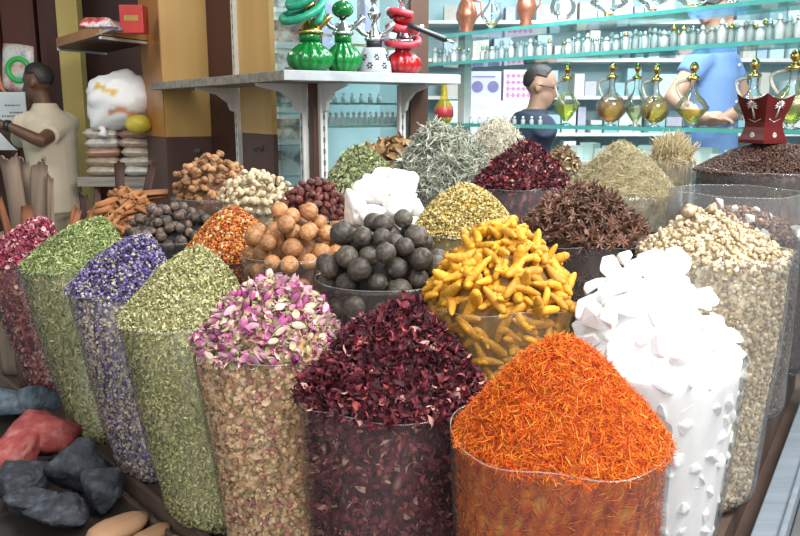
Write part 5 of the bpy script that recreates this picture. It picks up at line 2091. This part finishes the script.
ordn = ['lowest', 'second', 'third', 'fourth', 'topmost']
for col, px in ((0, 107), (1, 141)):
    for k in range(5):
        p = at(px, 180, 5.15)
        o = link('spice_packet', pillow(.22, .20, .062, M_PACKS[(k * 2 + col) % 5], 'spice_packet', k + col), None, (p.x + .012 * math.sin(3 * k + col), 5.18, zl + .034 + .0585 * k))
        o.rotation_euler = (0, .05 * math.sin(2 * k + 3 * col), .12 * math.sin(k * 4 + col))
        tag(o, '%s packet from the bottom in the stack %s' % (['lowest', 'second', 'third', 'fourth', 'topmost'][k] if k else 'lowest', 'nearer the man in the beige shirt' if col == 0 else 'next to the wooden pillar') if 0 < k < 4 else
            '%s packet in the stack %s' % (ordn[k], 'nearer the man in the beige shirt' if col == 0 else 'next to the wooden pillar'), 'packet', 'spice packets on the low shelf')
M_SACK = solid('white_plastic', (.80, .80, .82), .4, c2=(.70, .70, .73), scale=5, bmp=.5)
V, Fc = ICO4
zk = zl + .034 + .0585 * 4 + .03
top_, bot_ = at(118, 73, 5.05), at(118, 127, 5.05)
cz, hz = (top_.z + bot_.z) / 2, (top_.z - bot_.z) / 2
S_ = V * np.array([.215, .15, hz])
q_ = np.clip(-V[:, 2] - .35, 0, 1)
S_[:, 0] -= .10 * q_ * (V[:, 0] < 0)            # the sack's mouth hangs down at one corner
S_[:, 2] -= .10 * q_ * np.clip(-V[:, 0] + .1, 0, 1)
n_ = field(V, 2.1, 3)
cr_ = np.abs(field(V, 4.2, 5)) + .6 * np.abs(field(V, 8.5, 7))
S_ *= (.96 + .10 * n_ + .13 * cr_)[:, None]
cl = np.full((len(V), 3), .80)
f_ = V[:, 1] < -.2
bend_ = V[:, 2] - .05 * np.sin(9 * V[:, 0])
cl[f_ & (np.abs(bend_ - .22 + .35 * V[:, 0]) < .10 + .03 * n_) & (V[:, 0] > -.62) & (V[:, 0] < .12)] = (.66, .44, .06)
cl[f_ & (np.abs(bend_ + .50 + .25 * V[:, 0]) < .13 + .05 * n_) & (V[:, 0] > -.25) & (V[:, 0] < .62)] = (.70, .33, .20)
o = link('plastic_sack', mk_mesh('plastic_sack', S_, [Fc], cl, False, [attr_mat('white_plastic', .4, spec=.5)]), None, (top_.x, 5.12, cz + .012))
for p_ in o.data.polygons: p_.use_smooth = True
tag(o, 'crumpled white plastic sack with yellow and orange print lying on the packet stacks', 'sack')
m = MB()
m.tube([(-.16, -.03, -hz * .9), (-.13, -.05, -hz * 1.12), (-.12, -.05, -hz * 1.2), (-.125, -.06, -hz * 1.42)], [.05, .022, .018, .035], 9)
m.build('sack_neck', M_SACK, o, True)
p = at(140, 124, 5.0)
o = link('yellow_bundle', mk_mesh('yellow_bundle', V * np.array([.085, .07, .058]) * (1 + .05 * field(V, 3, 2))[:, None], [Fc], None, True, [solid('yellow_fruit', (.55, .46, .05), .4, c2=(.40, .33, .03), scale=6)]), None, (p.x, 4.97, p.z))
tag(o, 'yellow-green bundle tucked under the white sack beside the pillar', 'bundle')

# notice board and foil pack behind the man
M_PAPER = solid('white_paper', (.74, .78, .80), .6, c2=(.68, .72, .75), scale=3)
M_INK = solid('grey_ink', (.16, .18, .22), .6)
a, b = at(-6, 92, 5.75), at(30, 150, 5.75)
o = MB().box((0, 0, 0), (b.x - a.x, .012, a.z - b.z)).build('notice_sheet', M_PAPER, None, loc=((a.x + b.x) / 2, 5.75, (a.z + b.z) / 2))
tag(o, 'white notice sheet with faint lines of writing behind the man in beige', 'notice')
m = MB()
for z, x0, x1 in ((.11, -.03, .07), (.06, .0, .10), (.035, -.06, .10)):
    x = x0
    while x < x1:
        w_ = float(rng.uniform(.008, .018))
        m.box((x, -.007, z), (w_, .002, .010))
        x += w_ + .006
m.box((0, -.007, -.005), (.24, .002, .004))
m.build('writing', M_INK, o)
MB().box((.0, .02, -(a.z + b.z) / 2 / 2 - .1), (.04, .03, (a.z + b.z) / 2 + .15)).build('post', M_DARKW, o)
M_FOIL = solid('printed_foil', (1, 1, 1), .25, stops=[(.3, (.30, .10, .12)), (.42, (.62, .40, .36)), (.55, (.66, .66, .62)), (.68, (.30, .36, .46))], scale=10, bmp=.5)
M_LIMEG = solid('bright_green', (.06, .55, .12), .35, c2=(.03, .42, .08), scale=8)
a, b = at(0, 44, 5.8), at(36, 92, 5.8)
o = link('foil_pack', pillow(b.x - a.x, a.z - b.z, .05, M_FOIL, 'foil_pack', 2), None, ((a.x + b.x) / 2, 5.8, (a.z + b.z) / 2))
o.rotation_euler = (PI / 2, .1, 0)
tag(o, 'printed foil pack with a bright green ring hanging above the notice sheet', 'pack')
m = MB()
m.tube([(.02 + .075 * math.cos(2 * PI * k / 24), -.01 + .075 * math.sin(2 * PI * k / 24), .035) for k in range(25)], .018, 8)
m.build('green_ring', M_LIMEG, o, True)
m = MB().tube([(-.14, .0, .03), (-.10, -.15, .03), (-.06, -.19, .03)], .012, 8)
m.build('orange_band', solid('orange_band', (.70, .26, .10), .4), o, True)
# bright shop window at the very end of the lane
struct(MB().box((-3.62, 6.2, 1.7), (.86, .04, 1.7)).build('window_3', M_PALE))
# ------------------------------------------------------------------ people
M_SKIN = solid('brown_skin', (.13, .058, .034), .5, c2=(.10, .046, .027), scale=8)
M_SKIN2 = solid('tan_skin', (.42, .25, .17), .5, c2=(.37, .21, .14), scale=8)
M_HAIR = solid('black_hair', (.014, .012, .012), .5, c2=(.03, .026, .024), scale=60, bmp=.4)
M_BEIGE = solid('beige_cotton', (.56, .49, .37), .8, c2=(.50, .43, .32), scale=5, bmp=.15)
M_KHAKI = solid('khaki_cotton', (.30, .25, .18), .8, c2=(.25, .2, .14), scale=5)
M_NAVY = solid('navy_cotton', (.035, .05, .085), .8, c2=(.025, .035, .06), scale=5)
M_BLUE = solid('blue_cotton', (.15, .27, .52), .8, c2=(.12, .22, .45), scale=5, bmp=.15)
M_GREYT = solid('grey_cotton', (.10, .10, .11), .8, scale=5)


def fuse(mb, voxel, name, mat, smooth_it=4):
    """melts overlapping pieces into one continuous skin"""
    me = mb.mesh('tmp', mat, True)
    o = bpy.data.objects.new('tmp', me)
    COL.objects.link(o)
    r = o.modifiers.new('r', 'REMESH')
    r.mode = 'VOXEL'
    r.voxel_size = voxel
    s = o.modifiers.new('s', 'SMOOTH')
    s.iterations = smooth_it
    s.factor = .5
    dg = bpy.context.evaluated_depsgraph_get()
    new = bpy.data.meshes.new_from_object(o.evaluated_get(dg))
    new.name = name
    bpy.data.objects.remove(o)
    new.materials.clear()
    new.materials.append(mat)
    for p in new.polygons: p.use_smooth = True
    return new


def sect(m, rows, side, seg=20):
    """rows of (centre, half width, half depth): an elliptical loft"""
    side = Vector(side).normalized()
    v, f = [], []
    for i, (c, w_, d_) in enumerate(rows):
        c = Vector(c)
        t = (Vector(rows[min(i + 1, len(rows) - 1)][0]) - Vector(rows[max(i - 1, 0)][0])).normalized()
        fw = t.cross(side).normalized()
        for k in range(seg):
            a = 2 * PI * k / seg
            v.append(c + side * (w_ * math.cos(a)) + fw * (d_ * math.sin(a)))
    for i in range(len(rows) - 1):
        for k in range(seg):
            k2 = (k + 1) % seg
            f.append((i * seg + k, i * seg + k2, (i + 1) * seg + k2, (i + 1) * seg + k))
    f.append(tuple(range(seg - 1, -1, -1)))
    f.append(tuple((len(rows) - 1) * seg + k for k in range(seg)))
    return m.add(v, f)


def limb(m, pts, rs, n=5):
    P, R = [], []
    for i in range(len(pts) - 1):
        for k in range(n):
            u = k / n
            P.append(Vector(pts[i]).lerp(Vector(pts[i + 1]), u))
            R.append(rs[i] + (rs[i + 1] - rs[i]) * u)
    P.append(Vector(pts[-1])); R.append(rs[-1])
    return m.tube(P, R, 12)


def head_mb(m, c, yaw, pitch=0, s=1.0):
    """skull, jaw, nose, brow, lips and ears; the face looks along local -y"""
    Rm = Matrix.Rotation(yaw, 4, 'Z') @ Matrix.Rotation(pitch, 4, 'X')
    h = MB()
    h.ball((0, .012, .03), (.074 * s, .092 * s, .088 * s), 22, 16)
    h.ball((0, -.022, -.045), (.055 * s, .060 * s, .066 * s), 18, 12)
    h.ball((0, -.058, -.088), (.026 * s, .024 * s, .020 * s), 12, 8)
    h.tube([(0, -.078, .018), (0, -.092, -.010), (0, -.104, -.028), (0, -.086, -.036)], [.010, .012, .015, .012], 8)
    h.ball((0, -.074, .026), (.046, .016, .010), 12, 8)
    h.ball((0, -.080, -.058), (.024, .010, .006), 10, 6)
    h.ball((0, -.078, -.070), (.021, .010, .007), 10, 6)
    for q in (-1, 1): h.ball((q * .076, .012, -.008), (.010, .020, .033), 10, 8)
    h.move(Matrix.Translation(Vector(c)) @ Rm)
    n = len(m.v)
    m.v += h.v
    m.f += [tuple(i + n for i in q) for q in h.f]
    m.m += h.m
    return Matrix.Translation(Vector(c)) @ Rm


def hand_mb(m, w, d, up):
    """palm, four unequal bent fingers and a thumb from the side of the palm"""
    w, d, up = Vector(w), Vector(d).normalized(), Vector(up)
    s = d.cross(up).normalized()
    n = s.cross(d)
    m.tube([w, w + d * .03, w + d * .07, w + d * .09], [.024, .032, .036, .030], 10)
    for k, L in enumerate((.060, .072, .068, .050)):
        b = w + d * .082 + s * (.027 - .018 * k)
        m.tube([b, b + d * L * .5 - n * .006, b + d * L * .8 - n * .022, b + d * L * .92 - n * .036], [.0095, .009, .0085, .006], 7)
    b = w + d * .03 + s * .030
    m.tube([b, b + s * .024 + d * .025, b + s * .030 + d * .058 - n * .01], [.012, .011, .008], 7)


def person(root_loc, label, skin, hip, chest, neck, head, yaw, pitch, side, arms, feet, shirt, trousers, name='person', belly=.10, w_=1.0, sleeve=.8, hairline=.30, group=None):
    """all joints in world metres; side = direction of the person's own shoulders"""
    side = Vector(side).normalized()
    t = empty(name, root_loc, 0, label, 'person', group)
    off = Matrix.Translation(-Vector(root_loc))
    hip, chest, neck, head = map(Vector, (hip, chest, neck, head))
    mid = hip.lerp(chest, .5)
    sh = chest.lerp(neck, .62)
    rows = [(hip - Z_ * .10, .150 * w_, .095), (hip, .165 * w_, .110), (mid, .150 * w_, belly), (chest, .168 * w_, .108), (sh - Z_ * .01, .160 * w_, .082), (sh + Z_ * .025, .105 * w_, .066), (neck - Z_ * .02, .064, .056)]
    m = MB()
    sect(m, rows, side)
    limb(m, [neck - Z_ * .05, neck.lerp(head, .75)], [.056, .050])
    Mh = head_mb(m, head, yaw, pitch)
    for q, (el, wr, hd) in zip((-1, 1), arms):
        s = sh + side * (q * .165 * w_) - Z_ * .035
        limb(m, [sh + side * (q * .09) - Z_ * .03, s, el, wr], [.055, .054, .043, .029])
        hand_mb(m, wr, hd, Z_)
    for q, ft in zip((-1, 1), feet):
        h = hip + side * (q * .085) - Z_ * .06
        ft = Vector(ft)
        kn = h.lerp(ft, .52) + Vector((0, 0, 0))
        limb(m, [h, kn, ft + Z_ * .09], [.088, .058, .040])
        fd = Matrix.Rotation(yaw, 3, 'Z') @ Vector((0, -1, 0))
        m.tube([ft + Z_ * .06 - fd * .04, ft + Z_ * .045 + fd * .06, ft + Z_ * .03 + fd * .15, ft + Z_ * .025 + fd * .19], [.042, .042, .036, .018], 10)
    m.move(off)
    b = link('body', fuse(m, .0105, 'body', skin), t)
    # shirt
    m = MB()
    rows = [(hip - Z_ * .13, .178 * w_, .126), (hip, .180 * w_, .130), (mid, .168 * w_, belly + .026), (chest, .186 * w_, .132), (sh - Z_ * .01, .186 * w_, .112), (sh + Z_ * .028, .135 * w_, .092), (neck - Z_ * .03, .088, .080), (neck + Z_ * .006, .072, .072)]
    sect(m, rows, side)
    for q, (el, wr, hd) in zip((-1, 1), arms):
        s = sh + side * (q * .165 * w_) - Z_ * .035
        limb(m, [sh + side * (q * .09) - Z_ * .03, s, s.lerp(Vector(el), sleeve)], [.080, .076, .066])
    m.move(off)
    x = link('shirt', fuse(m, .0115, 'shirt', shirt, 3), t)
    m = MB()
    rows = [(hip - Z_ * .16, .163 * w_, .112), (hip + Z_ * .02, .168 * w_, .115)]
    sect(m, rows, side)
    for q, ft in zip((-1, 1), feet):
        h = hip + side * (q * .085) - Z_ * .06
        ft = Vector(ft)
        limb(m, [h, h.lerp(ft, .52), ft + Z_ * .10], [.105, .080, .068])
    m.move(off)
    link('trousers', fuse(m, .013, 'trousers', trousers, 3), t)
    # hair: a cap over the back and top of the skull
    m = MB()
    V, Fc = ico(5)
    keep = []
    for v in V:
        keep.append((v[1] > hairline * (1 - v[2]) - .62 * (v[2] > .25) and (v[2] > -.55 + .25 * (v[1] < .35))))
    vs = [Vector((v[0] * .081, .014 + v[1] * .099, .034 + v[2] * .094)) for v in V]
    fs = [tuple(f) for f in Fc if all(keep[i] for i in f)]
    used = sorted({i for f in fs for i in f})
    mp = {i: k for k, i in enumerate(used)}
    m.add([off @ (Mh @ vs[i]) for i in used], [tuple(mp[i] for i in f) for f in fs])
    x = m.build('hair', M_HAIR, t, True)
    sd = x.modifiers.new('thick', 'SOLIDIFY'); sd.thickness = .012; sd.offset = -1
    return t, off @ Mh


def ax(p, dx=0, dy=0, dz=0): return p + Vector((dx, dy, dz))


# man in the beige shirt, seen from behind and the side
Y = 5.2
hd = at(37, 83, Y); nk = at(45, 104, Y + .02); ch = at(50, 140, Y + .03); hp = at(56, 192, Y + .02)
sd = Vector((-.48, -.88, 0))
sh = ch.lerp(nk, .62)
el1 = at(40, 141, 4.98); wr1 = at(8, 126, 4.92)
el2 = at(20, 145, 5.4); wr2 = at(2, 128, 5.32)
fx = Vector((-.88, .48, 0))
person((hp.x, hp.y, 0), 'man in a beige short-sleeved shirt turned away, reaching out at the end of the lane', M_SKIN, hp, ch, nk, hd, -1.75, .12, -sd,
       [(el2, wr2, (-1, .1, .1)), (el1, wr1, (-1, .05, .15))], [(hp.x + .04, hp.y + .12, 0), (hp.x - .02, hp.y - .10, 0)], M_BEIGE, M_KHAKI, w_=1.0, sleeve=.72)
wt = [o for o in bpy.data.objects if o.name.startswith('person')][0]
w0 = Vector(wr1) - Vector((hp.x, hp.y, 0))
m = MB().tube([w0 + Vector((.012, 0, 0)), w0 + Vector((-.014, 0, .002))], .036, 14)
m.build('wristwatch', M_BLACK, wt, True)

# man with glasses and a navy shirt beyond the shelves, looking to the right
Y = 4.75
hd = at(541, 87, Y); nk = at(535, 110, Y); ch = at(527, 138, Y + .02); hp = at(522, 205, Y + .05)
t, Mh = person((hp.x, hp.y, 0), 'man with glasses and a navy shirt behind the glass shelves', M_SKIN2, hp, ch, nk, hd, 1.35, .22, (-.25, .97, 0),
               [((ch.x + .05, Y + .24, 1.0), (ch.x + .26, Y + .16, .98), (1, -.2, 0)), ((ch.x + .04, Y - .24, 1.0), (ch.x + .26, Y - .14, .98), (1, .2, 0))],
               [(hp.x, hp.y + .1, 0), (hp.x, hp.y - .1, 0)], M_NAVY, M_GREYT, w_=1.1, sleeve=.8)
m = MB()
for s in (-1, 1):
    m.tube([(s * .036 + .026 * math.cos(2 * PI * k / 16), -.094, .004 + .018 * math.sin(2 * PI * k / 16)) for k in range(17)], .0028, 6)
    m.tube([(s * .062, -.092, .008), (s * .080, -.03, .010), (s * .081, .02, .006)], .0028, 6)
m.tube([(-.010, -.096, .008), (0, -.100, .011), (.010, -.096, .008)], .0025, 6)
m.move(Mh)
m.build('glasses', M_BLACK, t, True)

# man in the blue shirt, close behind the shelves
Y = 4.2
st = MB().box((0, 0, .16), (.7, .6, .32)).build('step_platform', M_TRAYW, None, loc=(at(722, 100, Y).x, Y + .02, 0))
tag(st, 'low wooden platform the man in the blue shirt stands on', 'platform')
hd = at(716, 18, Y); nk = at(714, 42, Y); ch = at(712, 78, Y); hp = at(710, 180, Y)
el1 = at(672, 98, Y - .16); wr1 = at(702, 118, Y - .36)
el2 = at(748, 106, Y + .1); wr2 = at(722, 120, Y - .26)
t, Mh = person((hp.x, hp.y, .32), 'man in a bright blue shirt close behind the yellow decanters', M_SKIN2, hp, ch, nk, hd, .75, .25, (.72, .68, 0),
               [(el1, wr1, (.9, -.3, 0)), (el2, wr2, (-.9, -.3, 0))], [(hp.x - .1, hp.y, .321), (hp.x + .1, hp.y, .321)], M_BLUE, M_GREYT, w_=.9, sleeve=.42)
m = MB()
for k in range(4): m.ball(Matrix.Rotation(.75, 3, 'Z') @ Vector((0, -.137, -.12 + .09 * k)) + Vector(ch) - Vector((hp.x, hp.y, .32)), (.006, .003, .006), 8, 6)
m.build('shirt_button', M_WBOX, t, True)
# ------------------------------------------------------------------ light and camera
w = bpy.data.worlds.new('daylight')
S.world = w
w.use_nodes = True
nt = w.node_tree
bg = nt.nodes['Background']
bg.inputs[0].default_value = (.95, .97, 1, 1)
bg.inputs[1].default_value = .42


def area(name, loc, target, size, power, colour=(1, 1, 1), sy=None):
    l = bpy.data.lights.new(name, 'AREA')
    l.energy = power
    l.color = colour
    l.size = size
    if sy:
        l.shape = 'RECTANGLE'
        l.size_y = sy
    o = bpy.data.objects.new(name, l)
    COL.objects.link(o)
    o.location = loc
    o.rotation_euler = (Vector(target) - Vector(loc)).to_track_quat('-Z', 'Y').to_euler()
    return o


area('canopy_opening', (1.5, .4, 3.3), (.3, 1.8, .9), 1.6, 150, (1, .98, .95))
area('front_fill', (-.6, -1.6, 2.5), (.2, 2.0, .8), 3.0, 65, (1, .98, .95))  # added front fill behind the camera, brightens the sides of the bags
area('shop_tube', (1.2, 3.3, 2.9), (.6, 3.0, .8), 1.8, 45, (.86, .97, 1), .25)
area('shop_ceiling_panel', (1.6, 4.9, 2.85), (1.6, 4.95, 1.0), 2.2, 60, (.84, .97, 1), 1.0)
area('shelf_fill', tuple(onC(640, -.12, 2.25)), tuple(onC(640, .35, 1.3)), 1.9, 26, (.85, .97, 1), .06)  # added fill above the glass shelves to brighten bottles and oil, no visible fitting
area('doorway_light', (-2.2, 3.6, 2.9), (-1.8, 4.4, .9), .9, 22, (1, .97, .92))

cam = bpy.data.cameras.new('camera')
cam.sensor_width = 36
cam.lens = 36
cam.clip_start = .05
co = bpy.data.objects.new('camera', cam)
COL.objects.link(co)
co.location = (0, 0, EYE)
co.rotation_euler = (PI / 2 - PITCH, 0, 0)
S.camera = co
S.view_settings.view_transform = 'Standard'
S.view_settings.look = 'None'
S.view_settings.exposure = .30
S.view_settings.gamma = 1
S.view_settings.use_curve_mapping = False
S.cycles.use_denoising = True
S.cycles.max_bounces = 8
S.cycles.transparent_max_bounces = 24
S.cycles.caustics_reflective = False
S.cycles.caustics_refractive = False
